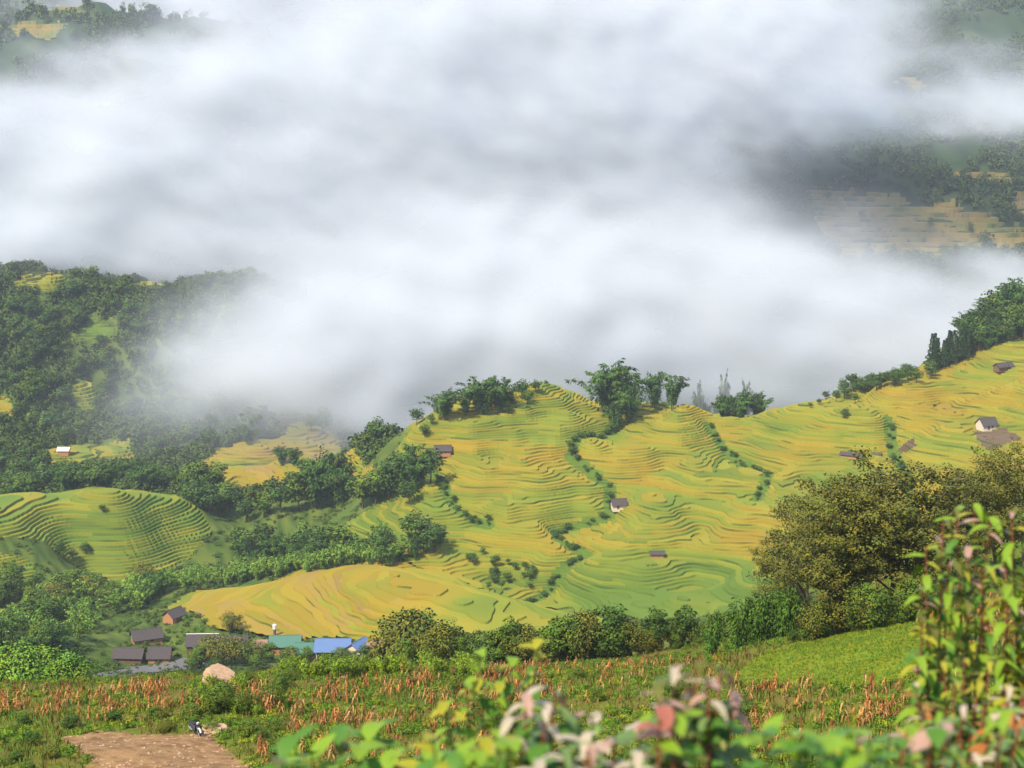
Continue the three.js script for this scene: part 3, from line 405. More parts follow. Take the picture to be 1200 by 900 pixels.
{ const L = []; for (let i = 0; i < 15000; i++) { const D = rr(425, 850), x = rr(-0.42, 0.42) * (D + 60); if (fieldAt(x, D) || n2(x / 25, D / 25) < -0.35) continue; L.push([x, ground(x, D) - 0.35, -D, rr(0.8, 2.8) * (1 + 0.6 * n2(x / 25, D / 25)), rr(0.5, 1.9)]); } scatter('undergrowth', 'low green brush on the banks between the fields and woods', brush, leafMat, L); }
// ---- forest on the mountain across the valley
{ const L = []; for (let i = 0; i < 17000; i++) { const D = rr(1300, 2150), x = rr(-0.40, 0.40) * (D + 60); if (farField(x, D) || n2(x / 110, D / 110) < -0.25) continue; L.push([x, farGround(x, D), -D, rr(5, 11), rr(6, 13)]); } scatter('forest', 'dark unbroken forest on the mountain across the valley', brush, leafMat, L); }
for (const [px, py, h] of [[176, 32, 30], [988, 232, 24], [1130, 210, 14], [955, 212, 14], [1040, 224, 14], [1060, 228, 12], [1120, 222, 18], [85, 50, 16], [54, 84, 12], [20, 82, 18], [1137, 272, 12], [1090, 265, 12], [1030, 275, 10], [1120, 300, 14], [1010, 260, 14], [970, 236, 10]]) { const p = farSight(px, py); setTree(pick(forest), 'lone_tree', 'dark lone tree rising out of the cloud on the far mountain', 'tree', 'lone trees on the far mountain', p, h * px2m(p), undefined, 1); }
// ---- tree line below the foreground fields
const lineTrees = [[478, 772, 80, 3], [466, 770, 66, 3], [490, 775, 74, 0], [510, 772, 80, 3], [530, 778, 56, 1], [480, 784, 40, 1], [555, 780, 54, 0], [505, 788, 34, 2], [580, 782, 48, 2], [600, 784, 40, 1], [540, 788, 32, 2], [655, 782, 62, 2], [685, 780, 66, 3], [640, 785, 40, 1], [715, 780, 62, 0], [740, 778, 58, 3], [770, 778, 52, 0], [700, 786, 36, 1], [755, 786, 34, 1], [800, 776, 50, 0], [672, 790, 30, 2], [620, 788, 34, 2], [730, 790, 28, 2], [790, 784, 30, 2]];
for (let i = 0; i < 34; i++) lineTrees.push([rr(462, 850), rr(776, 792), 18 + 44 * R() * R() + (i % 4 ? 0 : 14), Math.floor(R() * 4)]);
for (const [px, py, h, k] of lineTrees) { const p = sight(px, py, 198, 300); setTree(wood[k], 'line_tree', k === 3 ? 'olive-green tree in the row below the maize field' : 'dark green leafy tree in the row below the maize field', 'tree', 'tree row below the maize field', p, h * rr(0.85, 1.4) * px2m(p), undefined, rr(0.75, 1.15)); }
const bloom = broadleaf(311, 9, 8, { clumps: 26, leaves: 80, size: 0.42, col: [0.055, 0.09, 0.02] }); { const p = sight(678, 784, 198, 300), g = setTree(bloom, 'flowering_tree', 'tree with cream white blossom in the row below the maize', 'tree', null, p, 62 * px2m(p)); const q = rng(77), mb = new MB(); for (let i = 0; i < 220; i++) { const v = rv(q), k = 0.42 / Math.hypot(...v); leaf(mb, q, [v[0] * k * 8 * 0.5 + 1.2, 5.9 + Math.abs(v[1]) * k * 8, v[2] * k * 8 * 0.5 + 1.5], v, 0.3, 0.14, [0, 1, 0.4], [0.62, 0.58, 0.44]); } part('blossom', mb.build(), leafMat, g); }
const spear = [1, 2].map((i) => bamboo(320 + i, 7, 4.2, { n: 15, arch: 0.1, leaves: 95, size: 0.36, start: 0.05, col: [0.085, 0.165, 0.02] }));
for (let i = 0; i < 24; i++) { const px = 815 + 115 * R(), p = sight(px, 776 - 8 * R() - Math.max(0, px - 880) * 0.25, 168, 250); setTree(pick(spear), 'young_bamboo', 'dark green upright bamboo thicket beside the olive trees', 'bamboo', 'bamboo thicket beside the olive trees', p, rr(40, 92) * px2m(p), undefined, rr(0.7, 1.1), bambooNames); }
const hump = [1, 2].map((i) => broadleaf(330 + i, 7, 10, { clumps: 44, leaves: 110, size: 0.42, col: [0.15, 0.26, 0.03], trunk: true, low: 0.02, gap: 0.15 }));
for (const [px, py, h, w] of [[40, 822, 62, 1.1], [85, 815, 48, 1], [5, 812, 60, 1], [62, 800, 56, 1]]) { const p = sight(px, py, 215, 330); setTree(pick(hump), 'large_bush', 'big rounded fresh green bush below the maize', 'bush', 'rounded bushes below the maize', p, h * px2m(p), undefined, w, bushNames); }
// ---- bushes in front of the village
for (const [px, py, h, k] of [[235, 782, 30, 2], [255, 778, 40, 3], [275, 776, 36, 3], [295, 772, 30, 1], [315, 776, 26, 2], [270, 740, 26, 3], [340, 775, 22, 1], [360, 776, 20, 2], [225, 786, 22, 2], [400, 776, 20, 1], [430, 778, 26, 0], [445, 776, 22, 2], [415, 776, 16, 2], [380, 778, 14, 2], [330, 782, 16, 0], [250, 788, 18, 0], [300, 784, 20, 2]]) { const p = k === 3 && py < 750 ? sight(px, py, 470, 540) : sight(px, py, 330, 470); setTree(wood[k], 'village_bush', 'leafy bush in front of the village houses', 'bush', 'bushes around the village', p, h * px2m(p), undefined, 1.3, bushNames); }
for (let i = 0; i < 40; i++) { const px = 190 + 60 * R(), py = 722 + 44 * R(), p = sight(px, py, 470, 560); setTree(bambFresh[i % 3], 'grass_clump', 'tall fresh green grass clump between the village huts', 'grass', 'grass clumps in the village', p, rr(1, 2.2), undefined, 1.6, bushNames); }
// ---------------------------------------------------------------- village
const stain = (a, b, f) => noiseTex(256, (u, v) => { const t = 0.5 + 0.9 * tile(u, v, f, 4), s = 0.5 + 0.9 * tile(u, v, f * 5, 3), k = Math.min(1, Math.max(0, 0.65 * t + 0.35 * s)); return [0, 1, 2].map((i) => lerp(a[i], b[i], k)); }, true);
const roofTex = stain([48, 42, 42], [98, 90, 88], 5), mudTex = stain([150, 100, 66], [196, 146, 104], 6), plankTex = stain([88, 66, 48], [132, 104, 78], 7), limeTex = stain([196, 176, 156], [228, 214, 198], 5);
const ribs = noiseTex(128, (u) => { const k = 127 + 120 * Math.sin(u * 6.28318 * 8); return [k, k, k]; });
const slateMat = new THREE.MeshStandardMaterial({ map: roofTex, roughness: 0.9 }), mudMat = new THREE.MeshStandardMaterial({ map: mudTex, roughness: 0.95 }), plankMat = new THREE.MeshStandardMaterial({ map: plankTex, roughness: 0.9 }), limeMat = new THREE.MeshStandardMaterial({ map: limeTex, roughness: 0.9 });
const blueTin = new THREE.MeshStandardMaterial({ color: C(0.115, 0.19, 0.37), roughness: 0.45, metalness: 0.1, bumpMap: ribs, bumpScale: 0.04 }), greenTin = new THREE.MeshStandardMaterial({ color: C(0.07, 0.18, 0.125), roughness: 0.5, metalness: 0.1, bumpMap: ribs, bumpScale: 0.04 }), rustTin = new THREE.MeshStandardMaterial({ color: C(0.30, 0.17, 0.12), roughness: 0.8, bumpMap: ribs, bumpScale: 0.04 }), whiteTin = new THREE.MeshStandardMaterial({ color: C(0.7, 0.7, 0.7), roughness: 0.6 });
const holeMat = new THREE.MeshStandardMaterial({ color: C(0.02, 0.018, 0.016), roughness: 0.9 }), woodMat = new THREE.MeshStandardMaterial({ color: C(0.16, 0.10, 0.06), roughness: 0.85 }), tealMat = new THREE.MeshStandardMaterial({ color: C(0.30, 0.10, 0.08), roughness: 0.8 });
const boxAt = (w, h, d, x, y, z, ry = 0) => new THREE.BoxGeometry(w, h, d).rotateY(ry).translate(x, y, z);
function gableWall(L, W, h, rise) { const s = new THREE.Shape(); s.moveTo(-W / 2, -1.2); s.lineTo(W / 2, -1.2); s.lineTo(W / 2, h); s.lineTo(0, h + rise); s.lineTo(-W / 2, h); s.closePath(); return new THREE.ExtrudeGeometry(s, { depth: L, bevelEnabled: false }).translate(0, 0, -L / 2).rotateY(Math.PI / 2); }
function roofSlab(L, W, h, rise, side, over = 0.6) { const run = W / 2 + over, drop = rise * run / (W / 2), a = Math.atan2(rise, W / 2), len = Math.hypot(run, drop), g = new THREE.BoxGeometry(L + 2 * over, 0.09, len, 1, 1, 1); const uv = g.attributes.uv; for (let i = 0; i < uv.count; i++) uv.setXY(i, uv.getX(i) * L / 2.2, uv.getY(i) * W / 4.4); return g.translate(0, 0, len / 2).rotateX(a).translate(0, h + rise + 0.08, 0).rotateY(side > 0 ? 0 : Math.PI); }
function house(name, label, px, py, D0, D1, o) {
  const p = sight(px, py, D0, D1), { L = 9, W = 6, h = 2.4, rise = 1.9, turn = 0, roof = slateMat, wall = mudMat, door = true, windows = 1, posts = 0, ridge } = o, g = top(name, p.x, p.y + (o.lift || 0), p.z, turn);
  const wl = part('wall', gableWall(L, posts ? W - 1.8 : W, h, rise * (posts ? (W - 1.8) / W : 1)), wall, g); if (posts) wl.position.z = -0.6;
  for (const s of [1, -1]) part('roof', roofSlab(L, W, h, rise, s), roof, g);
  part('ridge_cap', new THREE.CylinderGeometry(0.14, 0.14, L + 1.3, 6).rotateZ(Math.PI / 2).translate(0, h + rise + 0.12, 0), ridge || roof, g);
  const front = (posts ? (W - 1.8) / 2 - 0.6 : W / 2) + 0.02;
  if (door) { part('door', boxAt(1.0, 1.9, 0.08, -L * 0.12, 0.95, front), o.doorMat || woodMat, g); part('door_frame', boxAt(1.2, 0.1, 0.14, -L * 0.12, 1.97, front), woodMat, g); }
  for (let i = 0; i < windows; i++) { const wn = part('window', boxAt(0.9, 0.8, 0.07, L * (0.14 + 0.2 * i), 1.4, front), holeMat, g); part('frame', boxAt(1.0, 0.08, 0.1, L * (0.14 + 0.2 * i), 0.96, front + 0.02), woodMat, wn); }
  for (let i = 0; i < posts; i++) part('porch_post', boxAt(0.22, h + 0.4, 0.22, -L / 2 + 0.3 + (L - 0.6) * i / (posts - 1), (h - 0.4) / 2, W / 2 - 0.1), limeMat, g);
  return tag(g, label, 'house', o.group || null);
}
house('farm_hut', 'small dark-roofed hut highest up the grassy bank beside the golden field', 204, 726, 470, 560, { L: 6, W: 5, turn: 1.0, h: 2, rise: 2 });
house('farmhouse', 'mud-walled house with long dark roof on the grassy bank', 172, 752, 470, 540, { L: 9.4, W: 6, turn: 0.42, h: 2.2, rise: 2.3 });
house('farmhouse', 'dark-roofed plank house at the bend of the village road', 152, 774, 455, 520, { L: 9, W: 5.6, turn: -0.06, h: 2.1, rise: 2.1, wall: plankMat, windows: 2 });
house('farmhouse', 'narrow house with tall black roof next to the road', 188, 773, 455, 520, { L: 6.6, W: 6.6, turn: 0.02, h: 1.9, rise: 2.5, wall: mudMat });
house('farmhouse', 'large dark house with a white ridge cap behind roadside bushes', 238, 762, 470, 520, { L: 9.5, W: 7, turn: 0.04, h: 3, rise: 2.6, wall: plankMat, ridge: whiteTin });
house('farmhouse', 'long dark shed joining the big house to the green-roofed one', 274, 762, 475, 530, { L: 9, W: 6, turn: 0.02, h: 3, rise: 2.0, wall: plankMat });
house('shed', 'low brown-roofed shed between dark house and green roof', 300, 761, 475, 530, { L: 7, W: 5, turn: 0.02, h: 2.0, rise: 1.3, roof: rustTin, wall: plankMat, windows: 0 });
house('farmhouse', 'house with large green tin roof in the village row', 335, 763, 475, 530, { L: 9.5, W: 7, turn: 0.05, h: 3.0, rise: 2.4, roof: greenTin, wall: mudMat });
house('farmhouse', 'lower green tin roofed house beside the blue roof', 362, 770, 460, 520, { L: 7.6, W: 7.4, turn: 0.02, h: 2.6, rise: 2.2, roof: greenTin, wall: tealMat });
house('farmhouse', 'blue tin roofed house with white porch posts', 391, 768, 462, 520, { L: 10.6, W: 8.6, turn: 0.0, h: 3.0, rise: 2.6, roof: blueTin, wall: plankMat, posts: 4 });
house('farmhouse', 'pale-walled house with steep blue tin roof turned sideways', 420, 768, 465, 520, { L: 7.5, W: 7, turn: 1.12, h: 2.6, rise: 2.4, roof: blueTin, wall: limeMat });
house('shed', 'small dark brown roofed shed at the end of the village row', 440, 764, 470, 530, { L: 5, W: 4.6, turn: 0.3, h: 2.2, rise: 1.6, roof: rustTin, wall: plankMat, windows: 0 });
house('field_hut', 'small hut with dark roof and pale wall alone in the paddies', 725, 595, 560, 700, { L: 5.8, W: 4.4, turn: 0.15, h: 2.0, rise: 1.9, wall: limeMat, windows: 0 });
house('field_hut', 'brown hut with dark roof at the edge of the bamboo grove', 519, 531, 640, 740, { L: 7, W: 5, turn: 0.05, h: 1.8, rise: 1.9 });
house('field_shelter', 'low grey roofed shelter almost sunk in the green paddies', 770, 650, 560, 640, { L: 5, W: 3, turn: 0.0, h: 0.7, rise: 0.7, door: false, windows: 0 });
house('field_hut', 'house with black roof and beige walls beside ploughed brown plot', 1156, 502, 600, 740, { L: 7, W: 6, turn: 0.3, h: 2.2, rise: 2.6, wall: limeMat });
house('field_hut', 'dark hut tucked under the trees of the ridge terraces', 1176, 432, 660, 800, { L: 9, W: 4, turn: 0.45, h: 1.4, rise: 1.4, wall: plankMat });
house('field_hut', 'tiny white-roofed hut on the yellow knoll under the mountain', 75, 531, 820, 960, { L: 6, W: 4, turn: 0, h: 2, rise: 1.4, roof: whiteTin, door: false, windows: 0 });
house('field_shelter', 'flat dark shelter on the terraces above the ravine', 998, 534, 600, 720, { L: 9, W: 4, turn: -0.5, h: 0.6, rise: 0.7, door: false, windows: 0 });
house('field_shelter', 'small dark lean-to beside the flat shelter on the terraces', 1028, 534, 600, 720, { L: 3, W: 2.4, turn: -0.6, h: 0.6, rise: 0.6, door: false, windows: 0 });
{ const p = sight(322, 745, 475, 540), g = top('water_tank', p.x, p.y + 2.4, p.z); part('tank', new THREE.CylinderGeometry(0.7, 0.7, 1.5, 16).translate(0, 0.75, 0), whiteTin, g); part('lid', new THREE.CylinderGeometry(0.3, 0.62, 0.25, 16).translate(0, 1.62, 0), whiteTin, g); part('stand', new THREE.CylinderGeometry(0.5, 0.6, 2.8, 6).translate(0, -1.4, 0), plankMat, g); tag(g, 'white water tank on a stand above the roofs', 'water tank'); }
// the road
{ const mid = [[92, 800], [120, 793], [150, 789], [180, 785], [213, 780], [235, 772]].map(([a, b]) => sight(a, b, 400, 520)), p = [], uv = [], ix = [], curve = new THREE.CatmullRomCurve3(mid), N = 40;
  for (let i = 0; i <= N; i++) { const c = curve.getPoint(i / N), t = curve.getTangent(i / N), nx = -t.z, nz = t.x; for (const k of [-1, -0.5, 0, 0.5, 1]) { const x = c.x + nx * k * 6, z = c.z + nz * k * 6; p.push(x, Math.max(ground(x, -z), c.y - 0.4) + 0.12, z); uv.push(i * 0.5, k); } }
  for (let i = 0; i < N; i++) for (let k = 0; k < 4; k++) { const a = i * 5 + k; ix.push(a, a + 1, a + 5, a + 1, a + 6, a + 5); }
  const g = new THREE.BufferGeometry(); g.setAttribute('position', new THREE.Float32BufferAttribute(p, 3)); g.setAttribute('uv', new THREE.Float32BufferAttribute(uv, 2)); g.setIndex(ix); g.computeVertexNormals(); if (g.attributes.normal.array[1] < 0) { for (let i = 0; i < ix.length; i += 3) [ix[i], ix[i + 1]] = [ix[i + 1], ix[i]]; g.setIndex(ix); g.computeVertexNormals(); }
  tag(topMesh('road', g, new THREE.MeshPhysicalMaterial({ map: stain([92, 90, 90], [128, 126, 124], 6), roughness: 0.95, specularIntensity: 0.1 })), 'grey asphalt village road bending past the dark houses', null, null, 'structure'); }
// ---------------------------------------------------------------- olive-leaved trees on the shoulder
function alder(seed, H, W, o = {}) {
  const q = rng(seed), t = new MB(), c = new MB(), col = o.col || [0.17, 0.175, 0.026], tips = [];
  const grow = (p, d, len, r, depth) => {
    const P = [p]; let v = d.clone(); const n = 4; for (let i = 1; i <= n; i++) { v.add(new V3((q() - 0.5) * 0.28, (q() - 0.35) * 0.16, (q() - 0.5) * 0.28)).normalize(); const a = P[i - 1]; P.push([a[0] + v.x * len / n, a[1] + v.y * len / n, a[2] + v.z * len / n]); }
    t.tube(P, r, r * 0.6, depth < 2 ? 6 : 4); if (depth >= 2) tips.push(...P.slice(2)); if (depth === 3) { return; }
    const kids = depth === 0 ? 9 : depth === 1 ? 5 : 4;
    for (let i = 0; i < kids; i++) { const s = depth === 0 ? 0.2 + 0.78 * (i + q()) / kids : 0.3 + 0.7 * (i + q()) / kids, f = s * n, k = Math.min(n - 1, Math.floor(f)), u = f - k, a = P[k], b = P[k + 1], az = i * 2.4 + q(), up = depth === 0 ? 0.35 + 0.5 * s : 0.25; const nd = v.clone().multiplyScalar(0.35).add(new V3(Math.cos(az), up, Math.sin(az))).normalize(); grow([lerp(a[0], b[0], u), lerp(a[1], b[1], u), lerp(a[2], b[2], u)], nd, len * (depth === 0 ? 0.50 - 0.14 * s : 0.55) * (0.8 + 0.4 * q()) * (depth === 0 ? W / H / 0.62 : 1), r * (0.5 - 0.12 * s), depth + 1); }
  };
  grow([0, -0.5, 0], new V3((q() - 0.5) * 0.25, 1, (q() - 0.5) * 0.25).normalize(), H * 0.82, 0.018 * H, 0);
  for (const tip of tips) { const base = vary(q, col, 0.25), m = o.leaves || 22; for (let j = 0; j < m; j++) { const v = rv(q), k = 0.042 * H, pt = [tip[0] + v[0] * k, tip[1] + v[1] * k * 0.7, tip[2] + v[2] * k]; leaf(c, q, pt, [v[0], v[1] * 0.4 - 0.2, v[2]], 0.25, 0.085, [pt[0] / W + v[0] * 0.6, 0.5 + v[1] * 0.5, pt[2] / W + v[2] * 0.6], vary(q, base, 0.25)); } }
  return { trunk: t.build(), crown: c.build(), bark: barkMat, mat: nearLeafMat, H };
}
const alders = [alder(501, 14, 9), alder(502, 14, 8), alder(503, 12, 9)];
for (const [px, py, D, h, k, w] of [[926, 742, 152, 118, 1, 0.95], [952, 742, 150, 150, 0, 0.9], [975, 738, 152, 176, 0, 1.0], [1010, 732, 155, 180, 1, 1.15], [1042, 726, 158, 175, 2, 1.1], [990, 738, 148, 110, 2, 1.1], [1060, 722, 160, 120, 2, 1]]) { const p = sight(px, py, D - 25, D + 60); setTree(alders[k], 'olive_tree', 'olive-brown airy tree in the group above the bright grass', 'tree', 'olive-leaved trees on the shoulder', p, h * px2m(p), undefined, w); }
for (const [px, py, D, h, k] of [[1112, 690, 190, 120, 1], [1165, 680, 180, 135, 2], [1200, 690, 185, 145, 0], [1140, 690, 200, 95, 2]]) { const p = sight(px, py, D - 20, D + 80); setTree(alders[k], 'olive_tree', 'olive-brown tree standing behind the tall leafy bush', 'tree', 'olive-leaved trees behind the tall bush', p, h * px2m(p)); }
for (let i = 0; i < 24; i++) { const px = 925 + 160 * R(), p = sight(px, lerp(750, 722, (px - 935) / 150) + 4 * R(), 120, 190); setTree(wood[i % 4], 'understory_shrub', 'dark shrub growing under the olive trees', 'shrub', 'shrubs under the olive trees', p, rr(1.6, 5), undefined, 1.0, bushNames); }
// ---------------------------------------------------------------- maize, weeds and grass of the foreground field
function maize(seed, col) { const q = rng(seed), mb = new MB(), H = 1.7; mb.tube([[0, 0, 0], [0.04, H * 0.5, 0.02], [0.02 + 0.1 * (q() - 0.5), H, 0.06]], 0.022, 0.012, 4, col); for (let i = 0; i < 9; i++) { const y = H * (0.2 + 0.75 * i / 9), a = i * 2.6 + q(), L = 0.5 + 0.3 * q(), w = 0.05 + 0.02 * q(), dx = Math.cos(a), dz = Math.sin(a), c = vary(q, col, 0.35), P = []; for (let k = 0; k <= 4; k++) { const u = k / 4; P.push([dx * L * 0.55 * u, y + 0.16 * Math.sin(u * 2.2) - 0.62 * L * u * u * 1.5, dz * L * 0.55 * u, w * (1 - u * u) + 0.006]); } for (let k = 0; k < 4; k++) { const A = P[k], B = P[k + 1], sx = -dz, sz = dx, n = [dx * 0.6, 0.7, dz * 0.6]; const l = (Q) => [Q[0] + sx * Q[3], Q[1] + 0.02 * q(), Q[2] + sz * Q[3]], r = (Q) => [Q[0] - sx * Q[3], Q[1], Q[2] - sz * Q[3]]; mb.tri(l(A), l(B), r(B), n, c); mb.tri(l(A), r(B), r(A), n, c); } } return mb.build(); }
const DRY = [0.33, 0.125, 0.035], maizes = [maize(1, DRY), maize(2, [0.40, 0.19, 0.06]), maize(3, [0.25, 0.085, 0.03]), maize(4, [0.36, 0.21, 0.08])];
const MAIZE = [[lot([[95, 850], [110, 812], [190, 804], [330, 812], [330, 835], [250, 838], [200, 842]], 80, 190), 150], [lot([[300, 900], [310, 830], [420, 806], [560, 792], [640, 786], [640, 830], [560, 900]], 70, 190), 400], [lot([[610, 840], [620, 784], [740, 776], [860, 778], [880, 800], [800, 830]], 80, 190), 130], [lot([[850, 830], [880, 800], [960, 806], [1060, 800], [1090, 830], [1060, 880], [900, 890]], 70, 170), 110], [lot([[1040, 722], [1120, 716], [1200, 700], [1200, 790], [1110, 800], [1090, 740]], 80, 170), 90], [lot([[0, 842], [0, 818], [100, 810], [100, 842]], 80, 200), 70]];
const stalks = []; for (const [P, n] of MAIZE) { const xs = P.map((a) => a[0]), ds = P.map((a) => a[1]), x0 = Math.min(...xs), x1 = Math.max(...xs), d0 = Math.min(...ds), d1 = Math.max(...ds); for (let i = 0, k = 0; i < n * 8 && k < n; i++) { const x = rr(x0, x1), D = rr(d0, d1); if (!inPoly(x, D, P) || n2(x / 7, D / 7) < 0.12) continue; k++; stalks.push([x, ground(x, D) - 0.05, -D, rr(0.6, 1.1)]); } }
stalks.sort((a, b) => b[2] - a[2]);
const dryMat = new THREE.MeshPhysicalMaterial({ vertexColors: true, roughness: 0.9, specularIntensity: 0.2 });
stalks.slice(0, 300).forEach(([x, y, z, s], i) => { const m = topMesh('maize_plant', maizes[i % 4], dryMat); m.position.set(x, y, z); m.rotation.set(rr(-0.25, 0.25), R() * 6.283, rr(-0.25, 0.25)); m.scale.setScalar(s); tag(m, 'dry orange-brown maize stalk with drooping leaves in the field', 'maize', 'dry maize in the foreground field'); });
for (let v = 0; v < 4; v++) scatter('maize_crop', 'dry maize stalks further down the foreground field', maizes[v], dryMat, stalks.slice(300).filter((_, i) => i % 4 === v));
const weed = [broadleaf(601, 1, 1.5, { clumps: 9, leaves: 30, size: 0.16, col: [0.18, 0.30, 0.018], trunk: false, low: -0.2, mat: nearLeafMat }).crown, broadleaf(602, 1, 1.5, { clumps: 8, leaves: 26, size: 0.2, col: [0.095, 0.18, 0.016], trunk: false, low: -0.2 }).crown, broadleaf(603, 1, 1.5, { clumps: 8, leaves: 30, size: 0.14, col: [0.27, 0.30, 0.02], trunk: false, low: -0.2 }).crown];
function tuft(seed, col) { const q = rng(seed), mb = new MB(); for (let i = 0; i < 16; i++) { const a = q() * 6.283, dx = Math.cos(a), dz = Math.sin(a), h = 0.6 + 0.4 * q(), sp = 0.5 * q(), w = 0.02, c = vary(q, col, 0.3), b = [dx * 0.06, 0, dz * 0.06], m = [dx * sp * 0.4, h * 0.6, dz * sp * 0.4], t = [dx * sp, h, dz * sp], n = [dx * 0.4, 0.8, dz * 0.4]; const s = (p, k) => [p[0] - dz * w * k, p[1], p[2] + dx * w * k]; mb.tri(s(b, 1), s(b, -1), s(m, 1), n, c); mb.tri(s(b, -1), s(m, -1), s(m, 1), n, c); mb.tri(s(m, 1), s(m, -1), t, n, c); } return mb.build(); }
const tufts = [tuft(1, [0.12, 0.20, 0.02]), tuft(2, [0.17, 0.19, 0.03]), tuft(3, [0.24, 0.17, 0.055])];
{ const W0 = [[], [], []], T0 = [[], [], []];
  for (let i = 0; i < 42000; i++) { const D = 62 + 150 * Math.pow(R(), 0.8), x = rr(-0.37, 0.37) * (D + 12); if (inPoly(x, D, DIRT_LOT)) continue; const br = inPoly(x, D, BRIGHT_LOT), k = n2(x / 9 + 4, D / 9), y = ground(x, D) - 0.05;
    if (br) { for (let j = 0; j < 7; j++) { const bx = x + rr(-1.2, 1.2), bd = D + rr(-1.2, 1.2), by = ground(bx, bd) - 0.05; if (R() < 0.6) W0[R() < 0.6 ? 0 : 2].push([bx, by, -bd, rr(0.12, 0.4), rr(0.08, 0.28)]); else T0[R() < 0.75 ? 0 : 1].push([bx, by, -bd, rr(0.12, 0.4)]); } }
    else if (k > -0.1 && R() < 0.5) W0[R() < 0.45 ? 0 : R() < 0.6 ? 1 : 2].push([x, y, -D, rr(0.25, 0.75)]); else T0[R() < 0.4 ? 0 : R() < 0.5 ? 1 : 2].push([x, y, -D, rr(0.3, 0.8)]); }
  const nm = ['fresh green weeds', 'dark green weeds', 'yellow-green weeds'], tn = ['green grass', 'yellowish grass', 'dry tan grass'];
  W0.forEach((l, i) => scatter('weeds', nm[i] + ' covering the foreground slope', weed[i], i ? leafMat : nearLeafMat, l)); T0.forEach((l, i) => scatter('grass', tn[i] + ' on the foreground slope', tufts[i], leafMat, l)); }
// bright feathery bushes at the field's lower edge, dark ones round the track
const plume = [1, 2, 3].map((i) => bamboo(610 + i, 3, 2.6, { n: 18, arch: 0.15, leaves: 60, size: 0.24, start: 0.08, col: [0.25, 0.36, 0.02], mat: nearLeafMat }));
for (let i = 0; i < 52; i++) { const px = 325 + 250 * R(), p = sight(px, 786 + 10 * R(), 130, 215); setTree(pick(plume), 'feathery_bush', 'bright yellow-green feathery bush at the lower edge of the field', 'bush', 'feathery bushes along the field edge', p, rr(1.8, 3.2), undefined, 1, bushNames); }
for (let i = 0; i < 26; i++) { const px = 225 + 105 * R(), p = sight(px, 800 + 42 * R(), 90, 180); setTree(R() < 0.6 ? pick(plume) : wood[1], 'track_bush', 'bright green bush on the bank above the dirt track', 'bush', 'bushes above the dirt track', p, rr(1.2, 2.6), undefined, 1.1, bushNames); }
for (let i = 0; i < 34; i++) { const px = rr(0, 330), py = px > 250 ? rr(845, 900) : R() < 0.4 ? rr(838, 858) : rr(868, 905); if (px > 75 && px < 285 && py > 858) continue; const p = sight(px, py, 70, 170); setTree(pick(wood), 'low_bush', 'low dark green leafy bush beside the dirt track', 'bush', 'low bushes round the dirt track', p, rr(0.7, 1.5), undefined, 1.5, bushNames); }
for (let i = 0; i < 30; i++) { const px = rr(330, 900), py = rr(790, 850), p = sight(px, py, 80, 190); setTree(R() < 0.5 ? plume[0] : wood[1], 'field_bush', 'small green bush among the dry maize', 'bush', 'bushes among the maize', p, rr(0.7, 1.7), undefined, 1.4, bushNames); }
// ---------------------------------------------------------------- rocks and the dirt track
const rockTex = stain([150, 116, 88], [204, 170, 136], 4);
function rock(seed, w, h, d) { const g = new THREE.IcosahedronGeometry(1, 4), p = g.attributes.position, uv = g.attributes.uv; for (let i = 0; i < p.count; i++) { const v = new V3().fromBufferAttribute(p, i); const f = 1 + 0.28 * fbm3(v.x * 1.1 + seed, v.y * 1.1, v.z * 1.1, 4); v.multiplyScalar(f); v.x = Math.max(-0.85, Math.min(0.85, v.x)); v.y = Math.min(0.62 + 0.12 * v.x, v.y); p.setXYZ(i, v.x * w, v.y * h, v.z * d); uv.setXY(i, v.x * w * 0.4, (v.y * h + v.z * d) * 0.4); } g.computeVertexNormals(); return g; }
const rockMat = new THREE.MeshStandardMaterial({ map: rockTex, roughness: 0.95, bumpMap: clod, bumpScale: 0.05 });
for (const [px, py, w, h, d, s, tilt, label] of [[257, 798, 1.9, 1.3, 1.5, 3, 0.25, 'large tan slab of rock jutting from the grassy bank'], [252, 858, 1.25, 0.55, 0.9, 9, -0.1, 'flat tan boulder behind the parked motorbike'], [398, 796, 0.9, 0.5, 0.7, 14, 0, 'pale brown stone lying in the grass below the village'], [318, 800, 0.5, 0.25, 0.4, 19, 0, 'small brown stone in the grass near the feathery bushes']]) { const p = sight(px, py, 90, 215), m = topMesh('boulder', rock(s, w, h, d), rockMat); m.position.set(p.x, p.y + h * 0.25, p.z); m.rotation.set(0.15, s, tilt); tag(m, label, 'rock'); }
const clodGeo = rock(31, 0.12, 0.08, 0.1);
{ const L = []; for (let i = 0; i < 700; i++) { const px = rr(60, 300), p = sight(px, rr(856, 905), 80, 150); if (inPoly(p.x, -p.z, DIRT_LOT)) L.push([p.x, p.y, p.z, rr(0.25, 1.3)]); } scatter('gravel', 'loose clods and stones on the dirt track', clodGeo, rockMat, L); }
